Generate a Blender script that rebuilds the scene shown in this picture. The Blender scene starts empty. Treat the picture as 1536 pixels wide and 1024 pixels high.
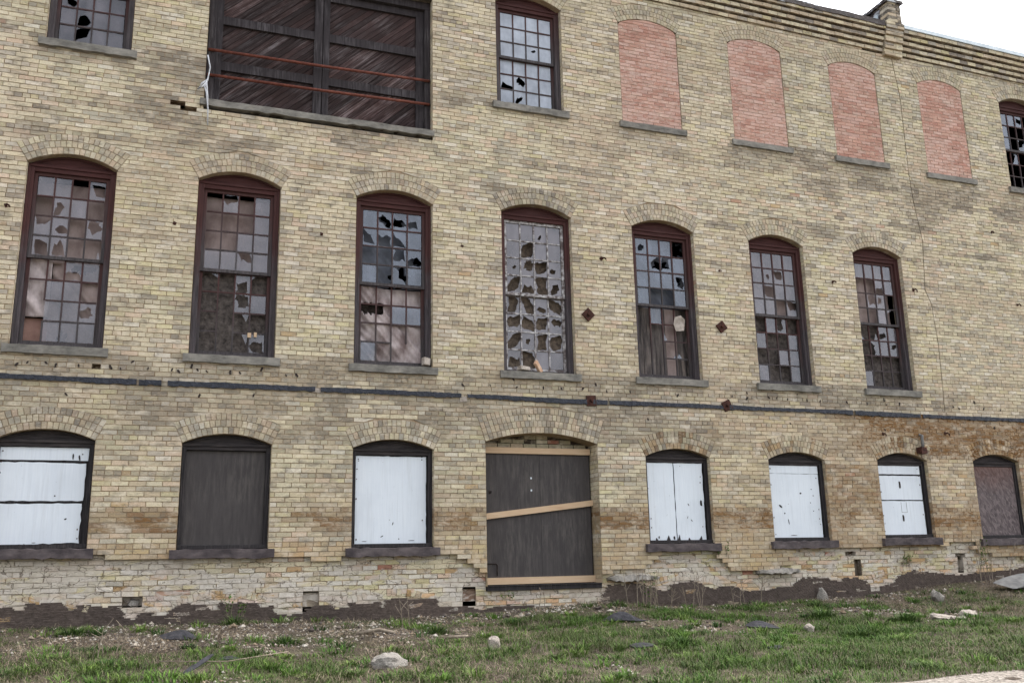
import bpy, math, random
import numpy as np
from mathutils import Vector, Matrix
random.seed(7); rng = np.random.default_rng(7)
S = bpy.context.scene
COL = S.collection
R = math.radians
U = random.uniform

def lin(r, g, b):
    f = lambda c: (c/255/12.92 if c/255 <= .04045 else ((c/255+.055)/1.055)**2.4)
    return (f(r), f(g), f(b))

# ------------------------------------------------------------------ noise helper (python side)
_LAT = np.random.default_rng(3).random((256, 256))
def vnoise(x, y, s=1.0, o=0):
    x = np.asarray(x, float)*s+37.3+o*17.7; y = np.asarray(y, float)*s+91.7+o*9.1
    xi = np.floor(x).astype(int); yi = np.floor(y).astype(int); fx = x-xi; fy = y-yi
    fx = fx*fx*(3-2*fx); fy = fy*fy*(3-2*fy)
    g = lambda a, b: _LAT[a % 256, b % 256]
    return (g(xi, yi)*(1-fx)+g(xi+1, yi)*fx)*(1-fy)+(g(xi, yi+1)*(1-fx)+g(xi+1, yi+1)*fx)*fy
def fbm(x, y, s=1.0, o=0):
    return (vnoise(x, y, s, o)+.5*vnoise(x, y, s*2.1, o+1)+.25*vnoise(x, y, s*4.3, o+2))/1.75

# ------------------------------------------------------------------ materials
class NT:
    def __init__(s, name):
        s.m = bpy.data.materials.new(name); s.m.use_nodes = True
        s.t = s.m.node_tree; s.t.nodes.clear()
        s.out = s.t.nodes.new('ShaderNodeOutputMaterial')
        s.tc = s.t.nodes.new('ShaderNodeTexCoord')
    def n(s, ty, **k):
        a = s.t.nodes.new(ty)
        for q, v in k.items():
            if q[0] == '_': setattr(a, q[1:], v)
            else:
                key = int(q[1:]) if q[0] == 'i' and q[1:].isdigit() else q
                i = a.inputs[key]
                if isinstance(v, bpy.types.NodeSocket): s.t.links.new(v, i)
                else: i.default_value = v
        return a
    def noise(s, scale=5, detail=4, rough=.6, vec=None, dist=0):
        a = s.n('ShaderNodeTexNoise', Scale=scale, Detail=detail, Roughness=rough, Distortion=dist)
        s.t.links.new(vec if vec else s.tc.outputs['Object'], a.inputs['Vector'])
        return a.outputs['Fac']
    def map(s, sc=(1, 1, 1), rot=(0, 0, 0), src='Object'):
        v = s.tc.outputs[src]
        if any(rot):                                            # turn first, then stretch along the turned axes
            a = s.n('ShaderNodeMapping', Vector=v); a.inputs['Rotation'].default_value = rot; v = a.outputs[0]
        a = s.n('ShaderNodeMapping', Vector=v); a.inputs['Scale'].default_value = sc
        return a.outputs[0]
    def rng(s, v, a, b, c=0, d=1):
        x = s.n('ShaderNodeMapRange', i0=v, i1=a, i2=b, i3=c, i4=d); return x.outputs[0]
    def mix(s, f, a, b, mode='MIX'):
        x = s.t.nodes.new('ShaderNodeMix'); x.data_type = 'RGBA'; x.blend_type = mode
        for i, v in ((0, f), (6, a), (7, b)):
            if isinstance(v, bpy.types.NodeSocket): s.t.links.new(v, x.inputs[i])
            else: x.inputs[i].default_value = (tuple(v)+(1,))[:4] if i else v
        return x.outputs[2]
    def math(s, op, a, b=0.):
        return s.n('ShaderNodeMath', _operation=op, i0=a, i1=b).outputs[0]
    def bump(s, h, strength=.4, dist=.004):
        return s.n('ShaderNodeBump', Height=h, Strength=strength, Distance=dist).outputs[0]
    def attr(s, name='Col'):
        return s.n('ShaderNodeAttribute', _attribute_name=name).outputs['Color']
    def done(s, col, rough=.9, nrm=None, spec=.3, metal=0):
        b = s.t.nodes.new('ShaderNodeBsdfPrincipled')
        for k, v in (('Base Color', col), ('Roughness', rough), ('Normal', nrm), ('Specular IOR Level', spec), ('Metallic', metal)):
            if v is None: continue
            if isinstance(v, bpy.types.NodeSocket): s.t.links.new(v, b.inputs[k])
            elif k == 'Base Color': b.inputs[k].default_value = (tuple(v)+(1,))[:4]
            else: b.inputs[k].default_value = v
        s.t.links.new(b.outputs[0], s.out.inputs[0]); s.b = b
        return s.m

def m_masonry(name, speck=.3, grime=.3, gcol=lin(120, 108, 93), smear=0., zcol=lin(178, 161, 137), zamt=.62, zlo=.60, mott=.74):
    s = NT(name)
    fine = s.noise(55, 5, .7); mid = s.noise(11, 5, .65); big = s.noise(.9, 6, .62)
    streak = s.noise(1, 5, .65, s.map((5, 5, .6)))
    c = s.mix(1, s.attr(), s.n('ShaderNodeCombineColor', Red=s.rng(fine, .3, .72, .8, 1.14), Green=s.rng(fine, .3, .72, .79, 1.13), Blue=s.rng(fine, .3, .72, .76, 1.12)).outputs[0], 'MULTIPLY')
    c = s.mix(s.rng(mid, .56, .74, 0, speck), c, lin(88, 82, 76))
    c = s.mix(s.math('MULTIPLY', s.rng(big, .46, .7, 0, 1), s.rng(streak, .35, .65, .2*grime, grime)), c, gcol)
    ma = s.noise(7.5, 6, .7, s.map((.5, 1, 1.25))); mb_ = s.noise(5.2, 6, .72, s.map((.55, 1, 1.3), (0, .03, 0)))
    c = s.mix(s.rng(ma, .50, .64, 0, mott), c, lin(132, 124, 111)); c = s.mix(s.rng(mb_, .51, .66, 0, mott*.8), c, lin(220, 208, 188))
    zone = s.noise(.55, 5, .6, s.map((.7, 1, 1.3))); rag = s.noise(16, 6, .72, s.map((.6, 1, 1.5)))
    zf = s.rng(s.math('ADD', s.rng(zone, .4, .62, 0, .16), rag), zlo, zlo+.08, 0, zamt)
    c = s.mix(zf, c, zcol)
    c = s.mix(s.rng(s.noise(24, 6, .75, s.map((.7, 1, 1.6))), .66, .71, 0, .6), c, lin(92, 86, 80))
    if smear:
        sm = s.noise(3.2, 7, .62, s.map((.55, 1, 1.3)), .6)
        c = s.mix(s.rng(sm, .475, .515, 0, smear), c, s.mix(s.rng(mid, .35, .65), lin(182, 173, 162), lin(214, 206, 196)))
        ck = s.n('ShaderNodeTexVoronoi', _feature='DISTANCE_TO_EDGE', Vector=s.n('ShaderNodeVectorMath', _operation='ADD', i0=s.map((2.6, 1, 9)), i1=s.n('ShaderNodeTexNoise', Vector=s.tc.outputs['Object'], Scale=7., Detail=4.).outputs['Color']).outputs[0], Scale=1.).outputs['Distance']
        c = s.mix(s.math('MULTIPLY', s.rng(ck, .0, .035, .85, 0), s.rng(rag, .42, .5)), c, lin(84, 72, 60))
        h = s.math('ADD', s.math('ADD', fine, s.math('MULTIPLY', sm, 4.)), s.rng(ck, 0, .06, 0, .7))
    else: h = fine
    return s.done(c, .93, s.bump(h, .45, .006), .2)

def m_wood(name, c1, c2, c3, grain=(18, 18, 1.3), rot=(0, 0, 0), fac=.5, rough=.85, attr=False, spec=.25):
    s = NT(name)
    v = s.map(grain, rot)
    g = s.noise(2.2, 8, .7, v); b = s.noise(1.7, 4, .6)
    c = s.mix(s.rng(g, .35, .66), c1, c2)
    c = s.mix(s.math('MULTIPLY', s.rng(b, .42, .66), s.rng(g, .46, .62, 0, fac*1.6)), c, c3)
    if attr: c = s.mix(1, c, s.attr(), 'MULTIPLY')
    return s.done(c, rough, s.bump(g, .5, .004), spec)

def m_frame(name, cred, cgray, lo, hi):
    s = NT(name)
    g = s.noise(2.2, 8, .7, s.map((20, 20, 1.2))); b = s.noise(4, 5, .6)
    sep = s.n('ShaderNodeSeparateXYZ', Vector=s.tc.outputs['Generated']).outputs['Z']
    f = s.math('ADD', sep, s.math('MULTIPLY', s.math('SUBTRACT', b, .5), .55))
    gr = s.mix(s.rng(g, .35, .65), tuple(.45*x for x in cgray), tuple(1.3*x for x in cgray))
    rd = s.mix(s.rng(g, .3, .7), tuple(.7*x for x in cred), tuple(1.2*x for x in cred))
    return s.done(s.mix(s.rng(f, lo, hi), gr, rd), .75, s.bump(g, .5, .004), .3)

def m_simple(name, c1, c2, sc=6, rough=.9, bump=.3, dist=.006, spec=.25, det=6, r=(.35, .68), stretch=(1, 1, 1), metal=0):
    s = NT(name); n = s.noise(sc, det, .65, s.map(stretch))
    return s.done(s.mix(s.rng(n, *r), c1, c2), rough, s.bump(n, bump, dist), spec, metal)

def m_white(name):
    s = NT(name)
    g = s.noise(2, 7, .65, s.map((24, 24, 1.1))); p = s.noise(17, 6, .7); b = s.noise(1.6, 4, .6)
    c = s.mix(s.rng(g, .3, .7), lin(214, 221, 229), lin(224, 230, 236))
    c = s.mix(s.rng(b, .45, .75, 0, .4), c, lin(196, 203, 212))
    dr = s.noise(3, 5, .6, s.map((7, 7, .45))); c = s.mix(s.rng(dr, .52, .72, 0, .28), c, lin(178, 182, 186))
    c = s.mix(s.rng(p, .672, .69, 0, .85), c, lin(92, 88, 88))
    return s.done(c, .62, s.bump(g, .25, .003), .3)

def m_glass(name, dust_or_sky, amt):
    s = NT(name)
    n = s.noise(2.5, 4, .55); n2 = s.noise(1, 5, .6, s.map((5, 5, 1.4)))
    d = s.n('ShaderNodeBsdfDiffuse', Color=s.mix(s.rng(n, .3, .7), tuple(.9*x for x in dust_or_sky), tuple(1.06*x for x in dust_or_sky)))
    t = s.n('ShaderNodeBsdfTransparent'); t.inputs[0].default_value = (.86, .88, .88, 1)
    f = s.rng(s.math('ADD', s.math('MULTIPLY', n, .5), s.math('MULTIPLY', n2, .5)), .36, .62, amt-.26, amt+.2)
    a = s.n('ShaderNodeMixShader', Fac=f); s.t.links.new(t.outputs[0], a.inputs[1]); s.t.links.new(d.outputs[0], a.inputs[2])
    w = s.noise(2.2, 2, .5)
    g = s.n('ShaderNodeBsdfGlossy', Roughness=.06, Normal=s.bump(w, .25, .01)); g.inputs[0].default_value = (.9, .93, 1, 1)
    fr = s.n('ShaderNodeFresnel', IOR=1.5).outputs[0]
    b = s.n('ShaderNodeMixShader', Fac=s.rng(fr, 0, 1, .03, 1.)); s.t.links.new(a.outputs[0], b.inputs[1]); s.t.links.new(g.outputs[0], b.inputs[2])
    s.t.links.new(b.outputs[0], s.out.inputs[0]); return s.m

def m_attr(name, rough=.9, var=.25, sc=20, spec=.2):
    s = NT(name); n = s.noise(sc, 5, .65); q = s.rng(n, .3, .7, 1-var, 1+var*.6)
    c = s.mix(1, s.attr(), s.n('ShaderNodeCombineColor', Red=q, Green=q, Blue=q).outputs[0], 'MULTIPLY')
    return s.done(c, rough, s.bump(n, .35, .008), spec)

def m_osb():
    s = NT('strand_board')
    v = s.n('ShaderNodeTexVoronoi', Vector=s.map((26, 26, 11), (0, .5, 0)), Scale=1.4)
    n = s.noise(14, 6, .7, s.map((1, 1, .6))); b = s.noise(2.5, 4)
    sep = s.n('ShaderNodeSeparateColor', Color=v.outputs['Color']).outputs[0]
    c = s.mix(s.math('MULTIPLY', s.math('ADD', sep, n), .55), lin(52, 46, 48), lin(128, 116, 116))
    gz = s.n('ShaderNodeSeparateXYZ', Vector=s.tc.outputs['Generated']).outputs['Z']
    c = s.mix(s.rng(s.math('ADD', gz, s.math('MULTIPLY', b, .5)), .85, 1.35, 0, .6), c, lin(104, 66, 50))
    return s.done(c, .85, s.bump(sep, .5, .004), .25)

def m_coping():
    s = NT('tarred_coping'); n = s.noise(2.4, 7, .7, s.map((1, 1, 3))); n2 = s.noise(9, 6, .7)
    c = s.mix(s.rng(n2, .35, .7), lin(34, 30, 30), lin(84, 74, 70))
    c = s.mix(s.rng(n, .565, .60, 0, .9), c, lin(186, 190, 196))
    return s.done(c, .7, s.bump(n2, .6, .02), .3)

def m_ground():
    s = NT('bare_ground'); a = s.noise(.9, 7, .65); b = s.noise(9, 7, .7); d = s.noise(60, 4, .7); g = s.noise(.55, 6, .65)
    c = s.mix(s.rng(b, .32, .68), lin(62, 54, 48), lin(106, 95, 84))
    c = s.mix(s.rng(a, .45, .62, 0, .7), c, lin(58, 51, 46))
    c = s.mix(s.rng(d, .58, .68, 0, .75), c, lin(190, 178, 160))
    c = s.mix(s.rng(g, .5, .62, 0, .55), c, lin(66, 76, 40))
    return s.done(c, .97, s.bump(s.math('ADD', b, s.math('MULTIPLY', d, .4)), .8, .03), .1)

def m_path():
    s = NT('gravel_surface'); b = s.noise(30, 6, .75); v = s.n('ShaderNodeTexVoronoi', Vector=s.tc.outputs['Object'], Scale=42)
    q = s.n('ShaderNodeSeparateColor', Color=v.outputs['Color']).outputs[0]
    c = s.mix(q, lin(108, 101, 94), lin(172, 164, 154)); c = s.mix(s.rng(b, .5, .7, 0, .5), c, lin(104, 96, 88))
    return s.done(c, .97, s.bump(v.outputs['Distance'], .7, .015), .1)

M = dict(
 brick=m_masonry('cream_brick'),
 redbrick=m_masonry('red_brick', .1, .12, lin(170, 128, 116), zcol=lin(208, 184, 172), zamt=.45, zlo=.565, mott=.3),
 foundation=m_masonry('spalled_brick', .3, .3, lin(170, 152, 128), smear=.7, zamt=.3, mott=.3),
 sill=m_simple('weathered_stone', lin(98, 96, 91), lin(146, 142, 134), 9, .9, .5, stretch=(.5, 1, 1)),
 darksill=m_simple('painted_stone', lin(62, 56, 58), lin(104, 95, 95), 9, .85, .5, .012, stretch=(.5, 1, 1)),
 redframe=m_frame('brown_frame', lin(72, 43, 41), lin(76, 70, 73), .38, .72),
 upframe=m_frame('worn_frame', lin(72, 50, 48), lin(80, 74, 76), .45, .95),
 sash=m_frame('worn_sash', lin(74, 48, 46), lin(74, 69, 70), .2, .8),
 putty=m_simple('putty_sash', lin(92, 82, 80), lin(190, 188, 188), 13, .8, r=(.42, .6)),
 redpanel=m_wood('brown_panel', lin(56, 33, 32), lin(78, 47, 45), lin(70, 52, 50), (1.5, 10, 16)),
 darkframe=m_wood('charcoal_wood', lin(36, 34, 36), lin(58, 55, 56), lin(76, 70, 70)),
 darkpanel=m_wood('charcoal_panel', lin(36, 33, 34), lin(62, 57, 57), lin(74, 68, 66), (1.5, 10, 16)),
 plywood=m_wood('dark_plywood', lin(66, 62, 62), lin(77, 73, 72), lin(96, 91, 87), (9, 9, 1.2), fac=.4, rough=.8),
 white=m_white('white_paint'),
 lumber=m_wood('new_lumber', lin(194, 164, 132), lin(212, 188, 158), lin(176, 136, 106), (1.2, 14, 20), rough=.75),
 osb=m_osb(),
 barn=m_wood('barn_planks', lin(40, 30, 30), lin(68, 53, 51), lin(106, 99, 100), (1.0, 20, 20), (0, R(42.6), 0), .75, attr=True),
 barnframe=m_wood('barn_timber', lin(38, 34, 36), lin(62, 57, 59), lin(92, 88, 90), (14, 14, 1.1), fac=.6),
 rustpipe=m_simple('rusty_pipe', lin(84, 46, 38), lin(124, 72, 58), 20, .8),
 rust=m_simple('dark_rust', lin(44, 28, 25), lin(82, 48, 38), 24, .85, .5),
 iron=m_simple('black_iron', lin(34, 30, 30), lin(62, 52, 48), 24, .8),
 glass=m_glass('dusty_glass', lin(128, 122, 127), .44),
 glasssky=m_glass('sky_painted_glass', lin(172, 179, 190), .84),  # sky reflection painted into the diffuse pane colour
 glasspale=m_glass('filmed_glass', lin(118, 112, 115), .78),
 glassclear=m_glass('streaked_glass', lin(112, 120, 134), .55),
 cloth=m_simple('faded_cloth', lin(118, 102, 98), lin(168, 152, 147), 2.6, .9, .4, .02, stretch=(1, 1, .6)),
 drape=m_simple('stained_sheeting', lin(112, 96, 94), lin(204, 192, 190), 3.4, .55, .4, .03, stretch=(1, 1, .5)),
 film=m_simple('grey_film', lin(58, 62, 72), lin(96, 101, 113), 2, .4, .3, .02, spec=.4),
 redpatch=m_simple('reddish_board', lin(140, 108, 98), lin(170, 136, 124), 5),
 fibre=m_simple('soiled_fibreboard', lin(52, 47, 45), lin(108, 100, 95), 14, .95, .6, .02, det=8),
 tan=m_simple('tan_fibreboard', lin(70, 61, 54), lin(118, 105, 92), 16, .95, .6, .02, det=8),
 oldboard=m_wood('old_boards', lin(52, 48, 48), lin(116, 108, 104), lin(160, 146, 136), (7, 7, .7), fac=.6),
 tarband=m_simple('bitumen', lin(30, 33, 41), lin(54, 58, 69), 26, .6, .8, .02, spec=.35),
 tarcoat=m_attr('old_tar_coat', .95, .35, 14),
 coping=m_coping(),
 whitemetal=m_simple('galvanised_edge', lin(176, 188, 194), lin(206, 216, 222), 4, .5),
 concrete=m_simple('old_concrete', lin(118, 114, 108), lin(168, 162, 154), 8, .93, .7, .02),
 pale=m_simple('pale_limestone', lin(140, 130, 120), lin(192, 182, 172), 9, .93, .7, .02),
 slab=m_simple('grey_slab', lin(98, 98, 98), lin(136, 135, 132), 6, .9, .4),
 felt=m_simple('roofing_felt', lin(44, 44, 48), lin(72, 71, 75), 16, .9, .6, .02),
 rope=m_simple('white_rope', lin(170, 172, 176), lin(214, 216, 220), 30, .8),
 dark=m_simple('sooty_plaster', lin(44, 42, 40), lin(70, 66, 62), 2, .95),
 roofing=m_simple('roof_tar', lin(52, 50, 50), lin(80, 78, 76), 3, .95),
 ground=m_ground(), path=m_path(),
 grass=m_attr('grass_blades', .7, .1, 3), stones=m_attr('loose_stones', .95, .25, 30),
 leaf=m_attr('weed_leaves', .6, .2, 20), stem=m_simple('dry_stem', lin(118, 106, 92), lin(158, 146, 130), 20, .9),
)

# ------------------------------------------------------------------ mesh builder
class MB:
    def __init__(s): s.v = []; s.f = []; s.c = []
    def face(s, pts, col=(1, 1, 1)):
        i = len(s.v); s.v += [tuple(p) for p in pts]; s.f.append(tuple(range(i, i+len(pts)))); s.c.append(col)
    def faces(s, pts, fs, col=(1, 1, 1)):
        i = len(s.v); s.v += [tuple(p) for p in pts]
        for f in fs: s.f.append(tuple(i+k for k in f)); s.c.append(col)
    def box(s, x0, x1, y0, y1, z0, z1, col=(1, 1, 1), j=0):
        p = [(x+U(-j, j), y+U(-j, j), z+U(-j, j)) for x in (x0, x1) for y in (y0, y1) for z in (z0, z1)]
        s.faces(p, [(0, 1, 3, 2), (4, 6, 7, 5), (0, 4, 5, 1), (2, 3, 7, 6), (0, 2, 6, 4), (1, 5, 7, 3)], col)
    def prism(s, poly, y0, y1, col=(1, 1, 1)):            # poly in (x,z), counter-clockwise seen from -y
        n = len(poly)
        p = [(x, y0, z) for x, z in poly]+[(x, y1, z) for x, z in poly]
        s.faces(p, [tuple(range(n)), tuple(range(2*n-1, n-1, -1))]+[((i+1) % n, i, n+i, n+(i+1) % n) for i in range(n)], col)
    def tube(s, pts, r, n=8, col=(1, 1, 1), r1=None):
        pts = [Vector(p) for p in pts]; base = len(s.v)
        for k, p in enumerate(pts):
            d = (pts[min(k+1, len(pts)-1)]-pts[max(k-1, 0)]).normalized()
            a = d.cross(Vector((0, 0, 1)) if abs(d.z) < .9 else Vector((1, 0, 0))).normalized(); b = d.cross(a)
            rr = r if r1 is None else r+(r1-r)*k/(len(pts)-1)
            for i in range(n):
                t = 2*math.pi*i/n; s.v.append(tuple(p+a*math.cos(t)*rr+b*math.sin(t)*rr))
        for k in range(len(pts)-1):
            for i in range(n):
                s.f.append((base+k*n+i, base+k*n+(i+1) % n, base+(k+1)*n+(i+1) % n, base+(k+1)*n+i)); s.c.append(col)
        s.f.append(tuple(base+i for i in range(n))[::-1]); s.c.append(col)
        s.f.append(tuple(base+(len(pts)-1)*n+i for i in range(n))); s.c.append(col)
    def build(s, name, mat, parent=None, smooth=False, loc=(0, 0, 0)):
        me = bpy.data.meshes.new(name)
        me.from_pydata([(x-loc[0], y-loc[1], z-loc[2]) for x, y, z in s.v] if any(loc) else s.v, [], s.f)
        a = me.attributes.new('Col', 'FLOAT_COLOR', 'FACE')
        a.data.foreach_set('color', np.array([(c[0], c[1], c[2], 1) for c in s.c], 'f').ravel())
        me.materials.append(mat)
        if smooth: me.polygons.foreach_set('use_smooth', [True]*len(me.polygons))
        o = bpy.data.objects.new(name, me); o.location = loc; COL.objects.link(o)
        if parent: o.parent = parent
        return o

def tag(o, label=None, cat=None, group=None, kind=None):
    for k, v in (('label', label), ('category', cat), ('group', group), ('kind', kind)):
        if v: o[k] = v
    return o
def bevel(o, w=.006, seg=2):
    m = o.modifiers.new('bevel', 'BEVEL'); m.width = w; m.segments = seg; m.limit_method = 'ANGLE'; return o

# ------------------------------------------------------------------ openings measured on the facade (metres; x right, z up, facade at y=0)
CH, BL = .0683, .2135
class Op:
    def __init__(s, x0, x1, zb, zt, rise=0, rings=0, depth=.34):
        s.x0, s.x1, s.zb, s.zt, s.rise, s.t, s.rings, s.depth = x0, x1, zb, zt, rise, rings*.1, rings, depth
        s.xc = (x0+x1)/2; s.a = (x1-x0)/2
        if rise:
            s.R = (s.a**2+rise**2)/(2*rise); s.zc = zt+rise-s.R; s.ang = math.asin(s.a/s.R)
    def block(s, z):                       # blocked x interval (opening plus voussoirs) at height z
        if z < s.zb-.05: return None
        if z <= s.zt: return (s.x0, s.x1)
        if not s.rise: return None
        Ro = s.R+s.t; zs = s.zc+Ro*math.cos(s.ang)
        if z < zs: h = (z-s.zc)*math.tan(s.ang)
        elif z < s.zc+Ro: h = math.sqrt(Ro**2-(z-s.zc)**2)
        else: return None
        return (s.xc-h, s.xc+h)
    def clear(s, z):
        if z <= s.zt: return s.a
        return math.sqrt(max(0, s.R**2-(z-s.zc)**2))
    def arc(s, r, n, lo=-1, hi=1):
        return [(s.xc+r*math.sin(s.ang*(lo+(hi-lo)*i/n)), s.zc+r*math.cos(s.ang*(lo+(hi-lo)*i/n))) for i in range(n+1)]

LOW = [Op(*a, .135, 3) for a in ((-5.25, -4.06, .725, 2.125), (-2.96, -1.765, .692, 2.122), (-.607, .606, .682, 2.103), (4.175, 5.368, .683, 2.072),
        (6.537, 7.703, .698, 2.065), (8.853, 9.98, .727, 2.098), (11.08, 12.209, .697, 2.112))]
MIDW = [Op(*a, .165, 3) for a in ((-5.208, -4.062, 3.384, 5.985), (-2.95, -1.77, 3.378, 6.012), (-.622, .591, 3.362, 6.012), (1.759, 2.995, 3.376, 6.052),
        (4.142, 5.352, 3.39, 6.035), (6.5, 7.67, 3.394, 6.01), (8.809, 9.946, 3.401, 6.006))]
TOPW = [Op(*a, .17, 3) for a in ((-5.144, -4.002, 7.883, 9.88), (1.725, 2.943, 7.988, 9.95), (13.12, 14.25, 7.863, 9.8))]
INF = [Op(*a, .15, 3, .03) for a in ((4.078, 5.28, 7.988, 9.947), (6.389, 7.582, 7.97, 9.978), (8.702, 9.85, 7.959, 9.905), (10.929, 12.08, 7.902, 9.888))]
DOOR = Op(1.43, 3.312, .09, 2.245, .155, 4)
BIG = Op(-2.945, .596, 7.175, 9.69, 0, 0)
OPS = LOW+MIDW+TOPW+INF+[DOOR, BIG]
XL, XR, ZTOP = -7.4, 17.5, 10.9
FACE = [(-8, .588), (-5.047, .588), (-3.003, .557), (-1.685, .561), (-1.413, .538), (-1.174, .534), (-1.163, .473), (-.735, .465), (-.727, .535), (1.006, .519), (1.139, .427), (1.293, .328), (1.427, .209),
        (1.43, .05), (3.31, .05), (3.312, .154), (3.431, .222), (3.944, .261), (4.262, .409), (4.28, .502), (5.343, .506), (5.451, .388), (5.602, .226), (6.139, .214), (6.449, .186), (6.764, .281), (6.962, .503),
        (7.858, .535), (8.791, .568), (10.122, .567), (10.794, .577), (10.881, .481), (11.186, .368), (12, .288), (18, .3)]
FX, FZ = zip(*FACE)
def facebottom(x): return float(np.interp(x, FX, FZ))
SEAM = [(3.0, 10.556), (4.286, 10.609), (5.144, 10.566), (5.39, 10.45), (6.42, 10.545), (7.176, 10.444), (7.81, 10.411), (9.487, 10.438), (10.4, 10.335)]
def seam(z): return float(np.interp(z, *zip(*SEAM)))

PAL = dict(cream=lin(209, 199, 172), lemon=lin(201, 191, 152), pink=lin(207, 183, 161), grey=lin(174, 168, 156), dgrey=lin(134, 127, 119), ochre=lin(184, 152, 110),
           brown=lin(118, 82, 42), red=lin(172, 122, 104), white=lin(216, 209, 195), buff=lin(193, 177, 153), olive=lin(182, 174, 148))
def sstep(a, b, x): t = min(1, max(0, (x-a)/(b-a))); return t*t*(3-2*t)
def pick(w):
    t = sum(w.values())*random.random()
    for k, v in w.items():
        t -= v
        if t <= 0: break
    c = PAL[k]; q = U(.95, 1.12); d = U(-.02, .02)
    return (c[0]*q*(1+d), c[1]*q, c[2]*q*(1-d))
def brickcol(x, z):
    n = float(fbm(x, z, .75)); n2 = float(fbm(x, z, 1.9, 5)); n3 = float(fbm(x*.5, z*2.2, 1.6, 9))
    hd = int((z-.02)/CH+1e-6) % 7 == 3
    w = dict(cream=6, lemon=1.1, pink=.7, grey=1., dgrey=.05, buff=1.2, white=1.2, olive=.8, ochre=.05, red=.015)
    if hd: w['dgrey'] += 1.8*sstep(.3, .6, n3); w['grey'] += 2.; w['buff'] += 2
    soot = 0; br = 0; oc = 0
    if 6.2 < z < 8.0:                                           # weathered belt above the tall windows
        a = max(sstep(.38, .6, n2), .3)
        w['pink'] += 1.8*a; w['dgrey'] += .8*a*sstep(.42, .58, n3); w['grey'] += 1.6*a; w['buff'] += 1.6*a; w['lemon'] -= .5; w['red'] += .04; soot = .75*sstep(.5, .64, n3*.6+n2*.4)
    elif 3.6 < z < 5.9:
        w['lemon'] += 1.3*sstep(.4, .62, n); w['olive'] += .9; w['dgrey'] += .3*sstep(.54, .66, n3)
        if x > 10.5: w = dict(cream=3.2, grey=2.4, buff=2.4, white=.8, pink=.6, dgrey=.12, olive=.8)
    elif z < 3.45:
        w['grey'] += 1.2; w['dgrey'] += .5*sstep(.42, .6, n3)+(.7 if 2.9 < z < 3.3 else 0); w['buff'] += 2.0; w['olive'] += 1
        if z > 2.2: soot = .7*sstep(.36, .58, n2*.6+n3*.4)
        rt = sstep(4., 8, x+2.*(n2-.5))
        if z < 2.0: w['pink'] += .7; w['ochre'] += .15+.5*rt; oc = .3*rt*sstep(.3, .55, n)+.3*sstep(.45, .62, n2)*(1-sstep(1.2, 1.6, z))
        band = sstep(.82, .95, z)*(1-sstep(1.12, 1.3, z)); br = max(br, (.75+.1*rt)*band*sstep(.28, .46, n2+.25*(n-.5)))
        if z < .75: oc = max(oc, .45); w['white'] += 1.5
        if x > 7.6 and 1.9 < z < 2.98: br = max(br, .9*sstep(7.6, 9.2, x+1.6*(n2-.5))*sstep(2.0, 2.3, z)*sstep(.25, .45, n+.1))
        if x > 5.5 and z < 2: br = max(br, .5*sstep(5.5, 8, x)*sstep(.36, .55, n2))
        if x > 5.5 and z < 2.9: w['white'] *= .5; oc = max(oc, .2)
    if z > 8 and x > 10.5: w['grey'] += 1; w['cream'] -= 1
    for o in LOW+MIDW+TOPW+INF:                                 # run-off stains under the sills and at the jamb ends
        if o.zb-.5 < z < o.zb-.1 and o.x0-.15 < x < o.x1+.15: soot = max(soot, .75*(1-(o.zb-.1-z)/.45)*sstep(.3, .55, n3)); w['grey'] += 1
        elif o.zb-.15 < z < o.zt and (0 < o.x0-x < .16 or 0 < x-o.x1 < .16): w['dgrey'] += .5; soot = max(soot, .3*sstep(.35, .6, n3))
    bs = PAL['cream']; bs = tuple(p*(1-f)+q*f for f in (sstep(.35, .65, n),) for p, q in zip(lin(206, 190, 168), lin(202, 194, 164)))
    if z > 8: soot = max(soot, .35*sstep(.54, .68, n3*.6+n2*.4))
    if hd: soot = max(soot, .4*sstep(.3, .55, n3))
    c = pick(w); c = tuple(.72*p+.28*q for p, q in zip(c, bs)); L = lambda c, d, f: tuple(p*(1-f)+q*f for p, q in zip(c, d))
    c = L(c, lin(122, 114, 103), soot*U(.6, 1.3)); c = L(c, PAL['ochre'], oc*U(.5, 1.4)); return L(c, PAL['brown'], min(.92, br*U(.7, 1.35)))
MORT = [lin(148, 126, 100), lin(160, 140, 114), lin(134, 116, 94)]
def mortcol(x, z):
    if x > 10.5 and z > 3.4: c = lin(150, 138, 118)
    else:
        n = float(fbm(x, z, .6, 3)); c = tuple(a*(1-n)+b*n for a, b in zip(lin(136, 117, 94), lin(172, 150, 124)))
    q = U(.9, 1.08); return tuple(v*q for v in c)

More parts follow.
